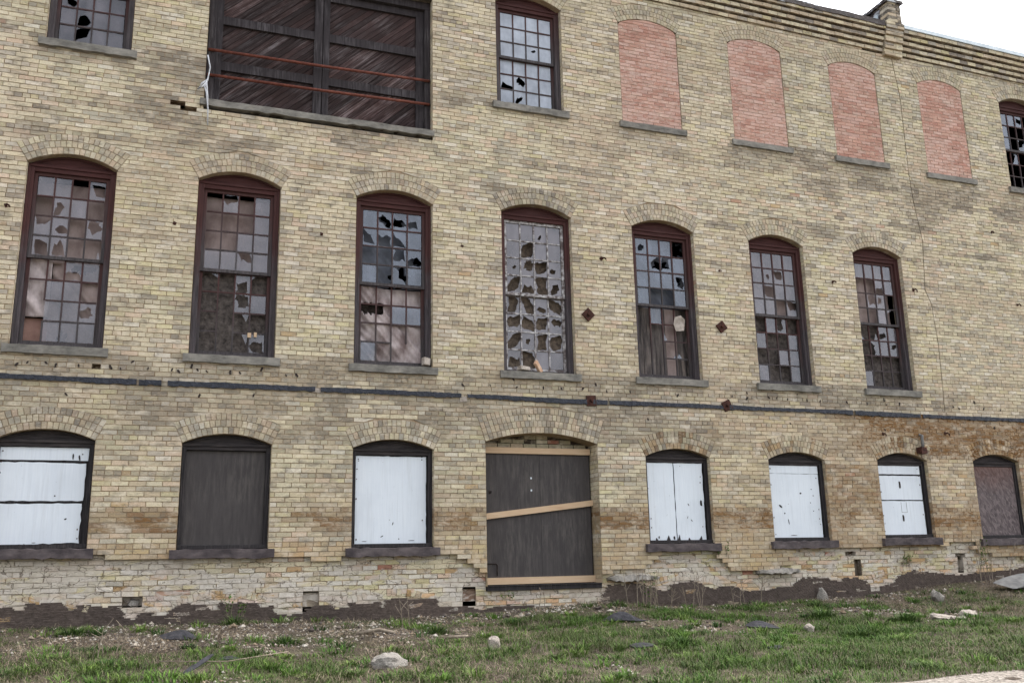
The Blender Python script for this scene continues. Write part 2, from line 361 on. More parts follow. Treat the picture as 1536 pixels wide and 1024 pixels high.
def lay_course(mb, z0, z1, segs, k, colf, mcol, y0=0., depth=.02, prot=.006, header=False, missf=None, jit=.0025, deepf=None, Lo=None):
    """one course of real bricks over the free intervals [(xa at z0, xa at z1, xb at z0, xb at z1)]"""
    L = Lo or (BL/2 if header else BL)
    off = (k % 2)*L*.5+(k*7919 % 13)*.004
    for a0, a1, b0, b1 in segs:
        lo, hi = min(a0, a1), max(b0, b1)
        xs = []; x = math.floor((lo-off)/L)*L+off+L
        while x < hi:
            xs.append(x+U(-.006, .006)); x += L
        xs = [q for q in xs if max(a0, a1)+.035 < q < min(b0, b1)-.035]
        cuts = [(a0, a1)]+[(q, q) for q in xs]+[(b0, b1)]
        for (p0, p1), (q0, q1) in zip(cuts, cuts[1:]):
            xm, zm = (p0+q0)/2, (z0+z1)/2
            if missf:
                r = missf(xm, zm)
                if r == 2: continue
                if r == 1:                                       # a missing brick is a real hole
                    d = y0+.10; c = tuple(.45*v for v in PAL['brown'])
                    mb.face([(p0, d, z0), (q0, d, z0), (q1, d, z1), (p1, d, z1)], c)
                    mb.face([(p0, y0, z0), (p0, d, z0), (p1, d, z1), (p1, y0, z1)], c); mb.face([(q0, d, z0), (q0, y0, z0), (q1, y0, z1), (q1, d, z1)], c)
                    mb.face([(p0, y0, z0), (q0, y0, z0), (q0, d, z0), (p0, d, z0)], c); mb.face([(p1, d, z1), (q1, d, z1), (q1, y0, z1), (p1, y0, z1)], c)
                    continue
            ym = y0+.007; m = mcol(xm, zm)
            mb.face([(p0, ym, z0), (q0, ym, z0), (q1, ym, z1), (p1, ym, z1)], m)
            g = .0052; e = -prot*random.random()**1.5+y0
            dd = depth
            if deepf and deepf(xm, zm): dd = .10
            J = lambda: U(-jit, jit)
            if random.random() < .05: e = y0+.004
            P = [(p0+g+J(), e+J()*.6, z0+g+J()), (q0-g+J(), e+J()*.6, z0+g+J()), (q1-g+J(), e+J()*.6, z1-g+J()), (p1+g+J(), e+J()*.6, z1-g+J())]
            Q = [(x, y0+dd, z) for x, y, z in P]
            mb.faces(P+Q, [(0, 1, 2, 3), (1, 0, 4, 5), (2, 1, 5, 6), (3, 2, 6, 7), (0, 3, 7, 4)], colf(xm, zm))

def free(z0, z1, ops, xl, xr, split=None):
    zm = (z0+z1)/2; bl = []
    for o in ops:
        b = o.block(zm)
        if not b: continue
        b0 = o.block(z0) or b; b1 = o.block(z1) or b
        if z0 < o.zb-.05: b0 = b1
        if b[1]-b[0] > .03: bl.append((b0[0], b1[0], b0[1], b1[1]))
    if split is not None: bl.append((split(z0)-.005, split(z1)-.005, split(z0)+.005, split(z1)+.005))
    bl.sort(key=lambda t: t[0]); out = []; c0 = c1 = xl
    for a0, a1, b0, b1 in bl:
        if min(a0-c0, a1-c1) > .01: out.append((c0, c1, a0, a1))
        c0, c1 = b0, b1
    out.append((c0, c1, xr, xr)); return out

# ------------------------------------------------------------------ the building
BLD = bpy.data.objects.new('brick_factory', None); COL.objects.link(BLD)
tag(BLD, 'long three storey cream brick factory with arched, broken and boarded windows', 'building')

wall = MB()
HOLES = [(-3.24, 7.14), (-3.1, 7.07)]
def miss(x, z):
    if z-.03 < facebottom(x): return 2
    for hx, hz in HOLES:
        if abs(x-hx) < .1 and abs(z-hz) < .035: return 1
    if -2.95 < x < .6 and 6.98 < z < 7.14: return 1 if random.random() < .04 else 0
    if 3.0 < z < 3.3: return 1 if random.random() < .0015 else 0
    return 0
k = 0; z = .02
while z < 10.34:
    z1 = z+CH
    lay_course(wall, z, z1, free(z, z1, OPS, XL, XR, seam if z > 3.0 else None), k, brickcol, mortcol, header=(k % 7 == 3), missf=miss, deepf=lambda x, zz: zz < .8 and zz-facebottom(x) < .12)
    k += 1; z = z1
ZC = z; kc = k
while z < ZC+.42:
    lay_course(wall, z, z+CH, free(z, z+CH, [], XL, 9.6), k, brickcol, mortcol); k += 1; z += CH
k = kc
def jambs(mb, o, colf=None, y1=None):
    y1 = y1 or o.depth
    z = o.zb
    while z < o.zt:
        z1 = min(z+CH, o.zt)
        for x, d in ((o.x0, 1), (o.x1, -1)):
            c = brickcol(x, z)
            mb.face([(x, .004, z+.009), (x, y1, z+.009), (x, y1, z1), (x, .004, z1)][::d], c)
            mb.face([(x, .004, z), (x, y1, z), (x, y1, z+.009), (x, .004, z+.009)][::d], mortcol(x, z))
        z = z1
    c = lin(70, 64, 60)
    mb.face([(o.x0, 0, o.zb), (o.x1, 0, o.zb), (o.x1, y1, o.zb), (o.x0, y1, o.zb)], c)
    if o.rise:
        a = o.arc(o.R, 14)
        for p, q in zip(a, a[1:]): mb.face([(p[0], .004, p[1]), (p[0], y1, p[1]), (q[0], y1, q[1]), (q[0], .004, q[1])], mortcol(p[0], p[1]))
    else: mb.face([(o.x0, .004, o.zt), (o.x0, y1, o.zt), (o.x1, y1, o.zt), (o.x1, .004, o.zt)], c)
for o in OPS: jambs(wall, o)
wall.build('brick_wall', M['brick'], BLD)

TC = [(-8, 0), (-5.004, .004), (-4.828, -.002), (-4.825, -.034), (-4.727, -.027), (-4.716, .068), (-4.534, .03), (-4.517, .066), (-4.253, .042), (-4.226, -.044), (-4.145, -.047), (-4.129, .017), (-3.923, -.001), (-3.776, -.027), (-3.588, -.034),
 (-3.524, -.188), (-3.388, -.183), (-3.361, -.107), (-3.2, -.117), (-3.176, -.169), (-3.09, -.161), (-2.944, -.078), (-2.86, -.014), (-2.551, -.035), (-2.436, -.106), (-2.38, -.108), (-2.362, -.018), (-1.988, -.019), (-1.921, -.021), (-1.78, -.083), (-1.665, -.052),
 (-1.648, -.191), (-1.284, -.209), (-1.215, -.137), (-.88, -.073), (-.855, -.137), (-.623, -.145), (-.612, -.051), (-.463, -.115), (-.152, -.059), (-.139, -.15), (-.114, -.151), (-.089, -.044), (.267, -.043), (.487, -.062), (.669, -.06), (.695, -.178), (1.052, -.165),
 (1.373, -.238), (1.592, -.196), (1.755, -.189), (2.426, -.216), (3.207, -.263), (3.461, .069), (3.854, .072), (4.19, .023), (4.311, -.034), (4.498, -.039), (4.566, .04), (4.919, .085), (5.109, .039), (5.362, -.049), (5.498, .016), (5.696, .01), (5.918, -.106), (6.188, -.1),
 (6.443, -.065), (6.684, -.057), (6.859, -.048), (7.049, .089), (7.51, .084), (7.861, -.002), (7.906, .069), (8.307, .045), (8.475, -.091), (8.66, -.111), (9.009, -.046), (9.064, .071), (9.462, .152), (9.848, .114), (10.436, .04), (10.643, .066), (11.058, .087), (11.648, .106), (12.069, .16), (17.5, .15)]
tx, tz = zip(*TC)
def tarline(x): return float(np.interp(x, tx, tz))
# foundation: the face brick has fallen away here and the inner wythe shows
YF = .09
fd = MB()
POCK = [Op(-3.584, -3.34, -.02, .115), Op(-1.255, -1.035, -.11, .08), Op(1.07, 1.27, -.11, .065), Op(8.19, 8.33, .11, .36), Op(10.49, 10.62, .12, .39)]
def palecol(x, z):
    w = dict(cream=5, white=4, buff=1.5, lemon=1.6, pink=1, ochre=.5, red=.2, grey=.4)
    if x > 3.3: w['ochre'] += 3; w['pink'] += 1.5; w['white'] -= 1.2
    if z < .12: w['ochre'] += 2; w['pink'] += 2; w['white'] += 2
    if 0 < z-tarline(x) < .085: return tuple(v*U(.9, 1.05) for v in random.choice((lin(222, 200, 170), lin(214, 184, 146), lin(226, 212, 190))))
    if .12 < z < .26 and -3.6 < x < -2: w['red'] += 2.5
    return pick(w)
z = -1.0; k = 0
while z < .60:
    lay_course(fd, z, z+CH, free(z, z+CH, POCK+[Op(DOOR.x0, DOOR.x1, .06, 3)], XL, XR), k, palecol, lambda x, z: tuple(v*U(.9, 1.1) for v in lin(178, 160, 134)), y0=YF, prot=.02, jit=.006,
               missf=lambda x, z: 1 if random.random() < .004 else 0)
    z += CH; k += 1
for o in POCK:
    d = .13 if o in POCK[1:3] else .2; c = lin(128, 104, 88) if o is POCK[2] else lin(122, 112, 100)
    fd.face([(o.x0, d, o.zb), (o.x1, d, o.zb), (o.x1, d, o.zt), (o.x0, d, o.zt)], c)
    for x in (o.x0, o.x1): fd.face([(x, YF, o.zb), (x, d, o.zb), (x, d, o.zt), (x, YF, o.zt)], c)
    for zz in (o.zb, o.zt): fd.face([(o.x0, YF, zz), (o.x1, YF, zz), (o.x1, d, zz), (o.x0, d, zz)], c)
fd.face([(DOOR.x0, YF, .06), (DOOR.x1, YF, .06), (DOOR.x1, .4, .06), (DOOR.x0, .4, .06)], PAL['buff'])
def voussoirs(mb, o, rings, colf, y=0., prot=.006, inner=0.):
    for i in range(12):
        t0, t1 = -o.ang*1.02+o.ang*2.04*i/12, -o.ang*1.02+o.ang*2.04*(i+1)/12; ra, rb = o.R+.02, o.R+rings*.1+.075
        mb.face([(o.xc+r*math.sin(t), y+.0115, o.zc+r*math.cos(t)) for r, t in ((ra, t0), (ra, t1), (rb, t1), (rb, t0))], mortcol(o.xc, o.zt))
    for r in range(rings):
        r0 = o.R+inner+r*.1; r1 = r0+.1
        n = max(4, round(2*o.ang*(r0+.05)/.071)); da = 2*o.ang/n
        for i in range(n):
            t0 = -o.ang+i*da; t1 = t0+da; e = .0045/(r0)
            P = lambda rr, t, yy: (o.xc+rr*math.sin(t), yy, o.zc+rr*math.cos(t))
            mb.face([P(r0, t0, y+.006), P(r0, t1, y+.006), P(r1, t1, y+.006), P(r1, t0, y+.006)], mortcol(o.xc, o.zt))
            J = lambda: U(-.002, .002)
            yy = y-.002-prot*random.random()
            F = [(rr+J(), t) for rr, t in ((r0+.004, t0+e), (r0+.004, t1-e), (r1-.005, t1-e), (r1-.005, t0+e))]
            A = [P(rr, t, yy+J()*.5) for rr, t in F]; B = [P(rr, t, y+.02) for rr, t in F]
            mb.faces(A+B, [(0, 1, 2, 3), (1, 0, 4, 5), (2, 1, 5, 6), (3, 2, 6, 7), (0, 3, 7, 4)], colf(r))
BASEARCH = [Op(-5.3, -4.0, -.4, -.1, .13, 1), Op(-2.95, -1.7, -.4, -.08, .13, 1), Op(-.62, .62, -.4, -.1, .1, 1), Op(4.1, 5.45, -.4, -.02, .12, 1), Op(8.55, 9.9, -.4, .02, .12, 1)]
for o in BASEARCH: voussoirs(fd, o, 1, lambda r: pick(dict(ochre=2, buff=2, pink=2, cream=2)), YF-.008, .012)
fd.build('foundation_wall', M['foundation'], BLD)

tcm = MB()
def tarcol(x, z):
    q = U(.93, 1.07); c = lin(112, 99, 91); n = float(fbm(x, z, 1.2, 71)); d = lin(82, 74, 70)
    return tuple((a*n+b*(1-n))*q for a, b in zip(c, d))
z = -.36; k = 0; hh_ = CH*.3
tcm.box(XL, XR, YF-.026, YF+.004, -1, -.36, lin(96, 86, 80))
while z < .24:
    lay_course(tcm, z, z+hh_, free(z, z+hh_, [Op(8.47, 8.68, -.12, .2)], XL, XR), k, tarcol, lambda x, z: tarcol(x, z), y0=YF-.026, depth=.03, prot=.003, jit=.004, Lo=.06,
               missf=lambda x, z: 2 if z > tarline(x)+.012*(2*float(vnoise(x, z, 9, 4))-1)+U(-.01, .008) else 0)
    z += hh_; k += 1
tcm.build('tar_coating', M['tarcoat'], BLD)

# bitumen strip with ragged edges between the storeys
tb = MB()
for xa, xb in ((-7.4, -3.6), (-3.57, -3.28), (-3.2, -1.18), (-1.1, 1.04), (1.14, 3.2), (3.26, 3.52), (3.56, 5.75), (5.82, 8.4), (8.46, 9.94), (10.0, 17.4)):
    x = xa; w = lambda x: .018+.016*float(vnoise(x, 1, 3))
    up = lambda x: 2.925+.02*float(vnoise(x, 2, .6))+w(x)+.012*float(vnoise(x, 4, 22)); dn = lambda x: 2.925+.02*float(vnoise(x, 2, .6))-w(x)-.022*float(vnoise(x, 7, 26))
    while x < xb-1e-4:
        q = min(x+.03, xb)
        yy = lambda x: -.02-.02*float(vnoise(x, 11, 14))
        A = [(x, yy(x), dn(x)), (q, yy(q), dn(q)), (q, yy(q), up(q)), (x, yy(x), up(x))]
        tb.face(A); B = [(a, .006, c) for a, b, c in A]
        tb.face([A[1], A[0], B[0], B[1]]); tb.face([A[3], A[2], B[2], B[3]])
        x = q
tb.build('tar_strip', M['tarband'], BLD)

# corbelled cornice, pier, copings
cor = MB(); LEAN = lambda x: -.018*(x-10)
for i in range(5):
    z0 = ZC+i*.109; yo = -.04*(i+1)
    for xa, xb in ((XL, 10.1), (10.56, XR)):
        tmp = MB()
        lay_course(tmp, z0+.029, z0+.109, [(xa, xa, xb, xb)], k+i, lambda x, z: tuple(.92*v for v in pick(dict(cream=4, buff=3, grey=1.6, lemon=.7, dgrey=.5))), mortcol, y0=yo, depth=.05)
        yb = yo+.085; groove_shade = lin(96, 84, 70)  # groove backs and undersides: shade painted in to deepen the shadow lines
        tmp.face([(xa, yb, z0-.002), (xb, yb, z0-.002), (xb, yb, z0+.031), (xa, yb, z0+.031)], groove_shade)
        tmp.face([(xa, yo+.007, z0+.029), (xa, yb, z0+.029), (xb, yb, z0+.029), (xb, yo+.007, z0+.029)], groove_shade)
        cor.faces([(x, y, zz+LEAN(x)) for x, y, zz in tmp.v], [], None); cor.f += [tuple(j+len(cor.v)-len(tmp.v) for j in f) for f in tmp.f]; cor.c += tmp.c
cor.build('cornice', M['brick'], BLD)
ZT = ZC+8*CH
def coping(xa, xb, zlo, zhi, y0, rag, name, mat, step=.12):
    m = MB(); x = xa; prev = None
    while True:
        h = zhi+LEAN(x)+rag*float(vnoise(x, 5, 4)); l = zlo+LEAN(x)-rag*1.0*float(vnoise(x, 9, 6)); yy = y0-rag*.6*float(vnoise(x, 3, 5))
        sec = [(x, yy, l), (x, yy+.012, h), (x, .5, h), (x, .5, l+.05)]
        if prev:
            for i in range(4): m.face([prev[i], sec[i], sec[(i+1) % 4], prev[(i+1) % 4]])
        else: m.face(sec[::-1])
        prev = sec
        if x >= xb: break
        x = min(x+step, xb)
    m.face(prev); return m.build(name, mat, BLD)
coping(XL, 10.1, ZT-.015, ZT+.07, -.215, .03, 'coping', M['coping'])
tag(coping(10.56, XR, ZT-.03, ZT+.0, -.19, .006, 'coping', M['coping']), 'dark strip under the metal roof edge')
tag(coping(10.57, XR, ZT+.004, ZT+.095, -.225, .004, 'coping', M['whitemetal'], .6), 'pale metal roof edge right of the pier')
pier = MB()
z = ZC-.05; i = 0
PZ = 11.47
while z < PZ:
    yo = -.05-.036*min(5, i//2+1); hw = .225 if i < 10 else .165
    xc = 10.33 if i < 10 else 10.345
    n = 2
    for q in range(n):
        a = xc-hw+2*hw*(q/n)+(.0 if i % 2 else (.05 if q else 0)); b = xc-hw+2*hw*((q+1)/n)+(0 if i % 2 else (.05 if q == 0 else 0))
        cc = pick(dict(cream=3, buff=3, grey=1, dgrey=.8)); 
        if i > 8 and random.random() < .7: cc = tuple(.42*v for v in PAL['dgrey'])
        pier.box(a+.004, b-.004, yo+U(-.008, .004), .2, z+.004, z+CH-.004, cc, .002)
    pier.box(xc-hw+.008, xc+hw-.008, yo+.008, .2, z-.004, z+.006, lin(150, 132, 106))
    z += CH; i += 1
pier.build('parapet_pier', M['brick'], BLD)
pc = MB(); pc.box(10.13, 10.56, -.27, .3, PZ, PZ+.07, j=.01); pc.build('pier_cap', M['coping'], BLD)
fwm = MB(); fwm.box(10.18, 10.52, .0, 9, 10.5, PZ-.01); fwm.box(10.1, 10.56, .31, 9, PZ-.03, PZ+.06)
fwm.build('firewall', M['coping'], BLD)
wp = MB()
pl = [(.05, PZ-.12), (.06, ZT+.12), (.5, ZT+.1), (1.2, ZT+.2), (1.3, PZ-.2), (.8, PZ-.1), (.4, PZ-.14)]
wp.faces([(10.165, y, z) for y, z in pl]+[(10.181, y, z) for y, z in pl], [tuple(range(7))]+[(i, (i+1) % 7, 7+(i+1) % 7, 7+i) for i in range(7)])
wp.build('flashing_sheet', M['whitemetal'], BLD)

# the dark inside of the building and its roof
sh = MB()
YB = 11
sh.face([(XL, YB, -1), (XL, YB, 10.8), (XR, YB, 10.8), (XR, YB, -1)])
for x in (XL, XR): sh.face([(x, 0, -1), (x, YB, -1), (x, YB, 10.9), (x, 0, 10.9)])
sh.build('outer_walls', M['dark'], BLD)
fl = MB()
for zz in (.2, 2.95, 6.75): fl.box(XL+.01, XR-.01, .36, YB-.01, zz-.1, zz)
fl.build('floors', M['dark'], BLD)
rf = MB(); rf.box(XL, XR, .02, YB+.02, 10.62, 10.72); rf.build('roof', M['roofing'], BLD)

# ------------------------------------------------------------------ window pieces
def arch_colors(o):
    zlow = o.zt < 3
    dark = random.random()
    def f(r):
        w = dict(cream=2, buff=3, grey=3, dgrey=1.6, olive=1.4, pink=.8)
        if zlow: w = dict(cream=3.2, buff=3, grey=2, dgrey=1.5, pink=1, white=.8)
        if zlow and o.x0 > 3.5: w = dict(cream=1.8, buff=3, ochre=2, brown=1.2, olive=1, dgrey=.6)
        if zlow and o.x0 > 10.5: w = dict(brown=4, ochre=2, buff=1)
        if o in INF or o in TOPW: w = dict(buff=3, olive=3, cream=2, grey=2)
        if o is DOOR: w = dict(buff=3, grey=2, dgrey=3, cream=1, pink=1)
        c = pick(w); b_ = brickcol(o.xc+o.R*.5*(random.random()-.5), o.zt+.2)
        return tuple(.84*(.6*p+.4*q) for p, q in zip(c, b_))
    return f
def brick_arch(o, par):
    m = MB(); voussoirs(m, o, o.rings, arch_colors(o)); return m.build('brick_arch', M['brick'], par)
def sill(o, par, mat, h=.125, ext=.07, proj=.055, crack=None, rough=.004):
    m = MB(); n = 14; x0, x1 = o.x0-ext, o.x1+ext; prev = None
    for i in range(n+1):
        x = x0+(x1-x0)*i/n; j = lambda: U(-rough, rough)
        s = [(x, -proj+j(), o.zb-h+j()*1.5), (x, -proj+j(), o.zb-.012+j()), (x, .2, o.zb+.012), (x, .2, o.zb-h)]
        if prev:
            for q in range(4): m.face([prev[q], s[q], s[(q+1) % 4], prev[(q+1) % 4]])
        else: m.face(s[::-1])
        prev = s
    m.face(prev); ob = m.build('sill', mat, par)
    return bevel(ob, .008)
def arch_panel(o, par, mat, y=.10, head=.1):
    m = MB()
    a = o.arc(o.R-.004, 16)
    poly = [(o.x0+.003, o.zt-.005), (o.x1-.003, o.zt-.005)]+[p for p in a[::-1]]
    m.prism(poly, y+.03, y+.06)
    # curved moulding under the brick arch and the head bar
    ai = o.arc(o.R-.035, 16, -.97, .97); ao = o.arc(o.R-.006, 16, -.97, .97)
    for p, q, r_, s_ in zip(ai, ai[1:], ao, ao[1:]): m.prism([p, q, s_, r_], y+.012, y+.031)
    m.box(o.x0+.004, o.x1-.004, y-.012, y+.05, o.zt-.035, o.zt+.003)
    m.box(o.x0+.06, o.x1-.06, y+.005, y+.06, o.zt-head, o.zt-.036)
    return bevel(m.build('arch_panel', mat, par), .005)
def frame(o, name, mat, w=.085, y=.10, d=.13):
    m = MB()
    m.box(o.x0+.004, o.x0+w, y, y+d, o.zb+.012, o.zt-.036); m.box(o.x1-w, o.x1-.004, y, y+d, o.zb+.012, o.zt-.036)
    m.box(o.x0+.004, o.x0+w*.45, y-.018, y-.001, o.zb+.012, o.zt-.04); m.box(o.x1-w*.45, o.x1-.004, y-.018, y-.001, o.zb+.012, o.zt-.04)
    m.box(o.x0+w+.001, o.x1-w-.001, y+.035, y+d, o.zb+.013, o.zb+.045)
    return bevel(m.build(name, mat, BLD), .004)

def pane(m, x0, x1, z0, z1, y, ch):
    """one pane: whole, or ragged remains of one"""
    t = [U(-.0025, .0025) for _ in range(3)]
    yy = lambda x, z: y+t[0]+(x-x0)/(x1-x0)*t[1]+(z-z0)/(z1-z0)*t[2]
    P = lambda x, z: (x, yy(x, z), z)
    if ch == '.':
        if random.random() < .15:                                # splinter left in a corner
            cx, cz = random.choice([(x0, z0), (x1, z0), (x0, z1), (x1, z1)]); sx = 1 if cx == x0 else -1; sz = 1 if cz == z0 else -1
            m.face([P(cx, cz), P(cx+sx*U(.04, .12), cz), P(cx+sx*U(.0, .05), cz+sz*U(.05, .16))][::sx*sz])
        return
    if ch == '#': m.face([P(x0, z0), P(x1, z0), P(x1, z1), P(x0, z1)]); return
    w, h = x1-x0, z1-z0
    if ch == 'o': cx, cz, f = x0+w*U(.3, .7), z0+h*U(.3, .7), U(.48, .8)
    elif ch == 'O': cx, cz, f = x0+w*U(.35, .65), z0+h*U(.4, .6), U(.78, 1.0)
    elif ch == 's': cx, cz, f = x0+w*U(.25, .75), z0+h*U(.3, .7), U(.25, .45)
    elif ch == 'u': cx, cz, f = x0+w*U(.3, .7), z0+h*U(.75, .95), .95
    elif ch == 'n': cx, cz, f = x0+w*U(.3, .7), z0+h*U(.05, .25), .95
    elif ch == 'l': cx, cz, f = x0+w*U(.02, .15), z0+h*U(.3, .7), .9
    else: cx, cz, f = x0+w*U(.85, .98), z0+h*U(.3, .7), .9
    n = 14 if ch == 'O' else random.choice((7, 8, 9, 11)); angs = sorted([2*math.pi*(i+U(.15, .85))/n for i in range(n)]+[math.atan2(b-cz, a-cx) % (2*math.pi) for a in (x0, x1) for b in (z0, z1)])
    pr = []
    el = U(0, 6.28); es = U(.1, .45)
    for a in angs:
        dx, dz = math.cos(a), math.sin(a)
        tt = min(((x1-cx)/dx if dx > 1e-6 else (x0-cx)/dx if dx < -1e-6 else 9), ((z1-cz)/dz if dz > 1e-6 else (z0-cz)/dz if dz < -1e-6 else 9))
        fr = f*(U(.85, 1.12) if ch == 'O' else U(.62, 1.18))*(1+es*math.cos(2*(a-el)))
        r = min(fr*min(w, h)*.62 if ch in 'os' else fr*min(tt, min(w, h)*.75), tt)
        pr.append(((cx+dx*r, cz+dz*r), (cx+dx*tt, cz+dz*tt), r >= tt-.004))
    for a, b in zip(pr, pr[1:]+pr[:1]):
        if a[2] and b[2]: continue
        m.face([P(*a[0]), P(*a[1]), P(*b[1]), P(*b[0])])

def sash(par, x0, x1, z0, z1, rows, y, mat, glass, skip=(), cols=4, bar=.045, mun=.021, tr=None):
    """a sash with its muntins; rows[0] is the top row of panes; skip = muntin pieces that have gone"""
    m = MB(); g = MB(); n = len(rows)
    m.box(x0, x0+bar, y, y+.035, z0, z1); m.box(x1-bar, x1, y, y+.035, z0, z1)
    m.box(x0+bar+.001, x1-bar-.001, y+.001, y+.034, z0, z0+bar); m.box(x0+bar+.001, x1-bar-.001, y-.003, y+.033, z1-(tr or bar), z1)
    X0, X1, Z0, Z1 = x0+bar, x1-bar, z0+bar, z1-(tr or bar)
    pw, ph = (X1-X0)/cols, (Z1-Z0)/n
    for i in range(1, cols):
        xx = X0+pw*i
        for r in range(n):
            if ('v', r, i) in skip: continue
            t = U(-.002, .002)
            m.box(xx-mun/2+t, xx+mun/2+t, y+.004, y+.03, Z1-ph*(r+1)+.0005, Z1-ph*r-.0005, j=.0012)
    for r in range(1, n):
        zz = Z1-ph*r
        for i in range(cols):
            if ('h', r, i) in skip: continue
            m.box(X0+pw*i+mun/2, X0+pw*(i+1)-mun/2, y+.006, y+.028, zz-mun/2, zz+mun/2, j=.0015)
    for r in range(n):
        for i in range(cols):
            pane(g, X0+pw*i+mun*.4, X0+pw*(i+1)-mun*.4, Z1-ph*(r+1)+mun*.4, Z1-ph*r-mun*.4, y+.019, rows[r][i])
    s = m.build('sash', mat, par)
    if g.f: g.build('glass_panes', glass, par)
    return s

def sheet(name, x0, x1, z0, z1, y, mat, label, cat, amp=.03, fold='v', seed=0, holes=(), thick=0., cut=None, top=None):
    nx, nz = (64, 90) if holes else (30, 40); m = MB()
    def pos(i, j):
        u, v = i/nx, j/nz; x = x0+(x1-x0)*u; z = z0+(z1-z0)*v
        q = {'v': x*3.2+.25*z, 'd': x*2.4+z*2.2, 's': x*1.5-z*.8, 'w': x*4+.8*math.sin(z*3)}[fold]
        d = amp*(2*float(fbm(q*1.2, z*.4, 1.3, seed))-1)*1.6+amp*.35*(2*float(vnoise(x*2.6, z*2.6, 2.4, seed+3))-1)
        ex = 0
        return (x+ex, y+d, z)
    g = [[pos(i, j) for j in range(nz+1)] for i in range(nx+1)]
    idx = {}
    def vid(i, j):
        if (i, j) not in idx: idx[(i, j)] = len(m.v); m.v.append(g[i][j])
        return idx[(i, j)]
    for i in range(nx):
        for j in range(nz):
            u, v = (i+.5)/nx, (j+.5)/nz
            if any(abs((u-a)/c)**2+abs((v-b)/d)**2 < 1+.5*math.sin(7*math.atan2(v-b, u-a)+seed) for a, b, c, d in holes): continue
            m.f.append((vid(i, j), vid(i+1, j), vid(i+1, j+1), vid(i, j+1))); m.c.append((1, 1, 1))
    o = m.build(name, mat, None, True)
    s = o.modifiers.new('thickness', 'SOLIDIFY'); s.thickness = .003
    return tag(o, label, cat)
def panel(name, x0, x1, z0, z1, y, mat, par, t=.018, label=None, jit=.004, step=.07, skew=(0, 0, 0, 0), bev=0):
    """a sheet of board with a slightly ragged edge (corner offsets in skew: z of bl, br, tr, tl)"""
    c = [(x0, z0+skew[0]), (x1, z0+skew[1]), (x1, z1+skew[2]), (x0, z1+skew[3])]; poly = []
    for (a, b), (p, q) in zip(c, c[1:]+c[:1]):
        n = max(1, int(math.hypot(p-a, q-b)/step))
        for i in range(n): poly.append((a+(p-a)*i/n+U(-jit, jit), b+(q-b)*i/n+U(-jit, jit)))
    m = MB(); m.prism(poly, y, y+t); o = m.build(name, mat, par)
    if label: o['label'] = label
    return o

# ------------------------------------------------------------------ ground floor: boarded windows
def low_window(o):
    fr = frame(o, 'boarded_window', M['darkframe'], .06, .085, .12)
    brick_arch(o, fr); arch_panel(o, fr, M['darkpanel'], .085, .085)
    sill(o, fr, M['darksill'], .13, .085, .07, rough=.008)
    m = MB(); m.box(o.x0+.005, o.x1-.005, .05, .124, o.zb-.01, o.zb+.052, j=.003); bevel(m.build('bottom_rail', M['darkframe'], fr))
    return fr
IN = lambda o: (o.x0+.062, o.x1-.062, o.zb+.05, o.zt-.09)
YP = .125
o = LOW[0]; f = low_window(o); a, b, c, d = IN(o); f['label'] = 'window covered by three white boards at the left end'
a -= .02
panel('board', a, b-.01, d-.17, d-.005, YP, M['white'], f, jit=.003)
panel('board', a-.02, b-.03, c+.56, d-.2, YP-.004, M['white'], f, jit=.006, skew=(0, 0, -.01, 0))
panel('board', a-.02, b-.045, c, c+.525, YP-.004, M['white'], f, jit=.009, skew=(0, .02, 0, 0))
o = LOW[1]; f = low_window(o); a, b, c, d = IN(o); f['label'] = 'window closed by one dark weathered plywood sheet'
panel('board', a, b, c, d, YP+.02, M['plywood'], f, jit=.001)
o = LOW[2]; f = low_window(o); a, b, c, d = IN(o); f['label'] = 'window covered by a single white board left of the door'
panel('board', a-.02, b-.025, c, d-.012, YP, M['white'], f, jit=.005)
o = LOW[3]; f = low_window(o); a, b, c, d = IN(o); f['label'] = 'window covered by two upright white boards right of the door'
xm = a+.5; panel('board', a-.03, xm-.012, c, d, YP-.02, M['white'], f, jit=.004); panel('board', xm+.006, b-.03, c, d, YP-.02, M['white'], f, jit=.005)
m = MB(); m.box(xm-.03, xm+.02, YP, YP+.02, c+.01, d-.01); m.build('gap_strip', M['darkframe'], f)
m = MB()
for q in range(5):
    xx = a+.1+q*.2; hh = U(.03, .09); m.prism([(xx, c), (xx+U(.03, .07), c), (xx+U(0, .05), c+hh)], YP-.03, YP-.02)
m.build('splintered_wood', M['barnframe'], f)
o = LOW[4]; f = low_window(o); a, b, c, d = IN(o); f['label'] = 'window covered by a white board under a narrow white strip'
panel('board', a-.03, b-.03, d-.135, d, YP-.02, M['white'], f, jit=.002); panel('board', a-.03, b-.035, c, d-.142, YP-.022, M['white'], f, jit=.004)
o = LOW[5]; f = low_window(o); a, b, c, d = IN(o); f['label'] = 'window covered by three stacked white boards with dark seams'
panel('board', a-.03, b-.04, d-.15, d, YP-.02, M['white'], f, jit=.002); panel('board', a-.03, b-.04, c+.62, d-.18, YP-.02, M['white'], f, jit=.003); panel('board', a-.03, b-.04, c, c+.60, YP-.022, M['white'], f, jit=.003)
m = MB()
for zz, hh in ((c+.83, .12), (c+.24, .11)): m.prism([(o.xc-.045, zz), (o.xc-.015, zz), (o.xc-.01, zz+hh*.6), (o.xc-.02, zz+hh), (o.xc-.045, zz+hh)], YP-.028, YP-.018)
m.build('slot_plate', M['iron'], f)
m = MB()
for x0, x1, z0, z1 in ((o.xc-.05, o.xc-.045, c+.4, c+.58), (o.xc+.07, o.xc+.075, c+.4, c+.58), (o.xc-.05, o.xc+.075, c+.395, c+.4)): m.box(x0, x1, YP-.0245, YP-.019, z0, z1)
m.build('patch_seam', M['sill'], f)
m = MB()
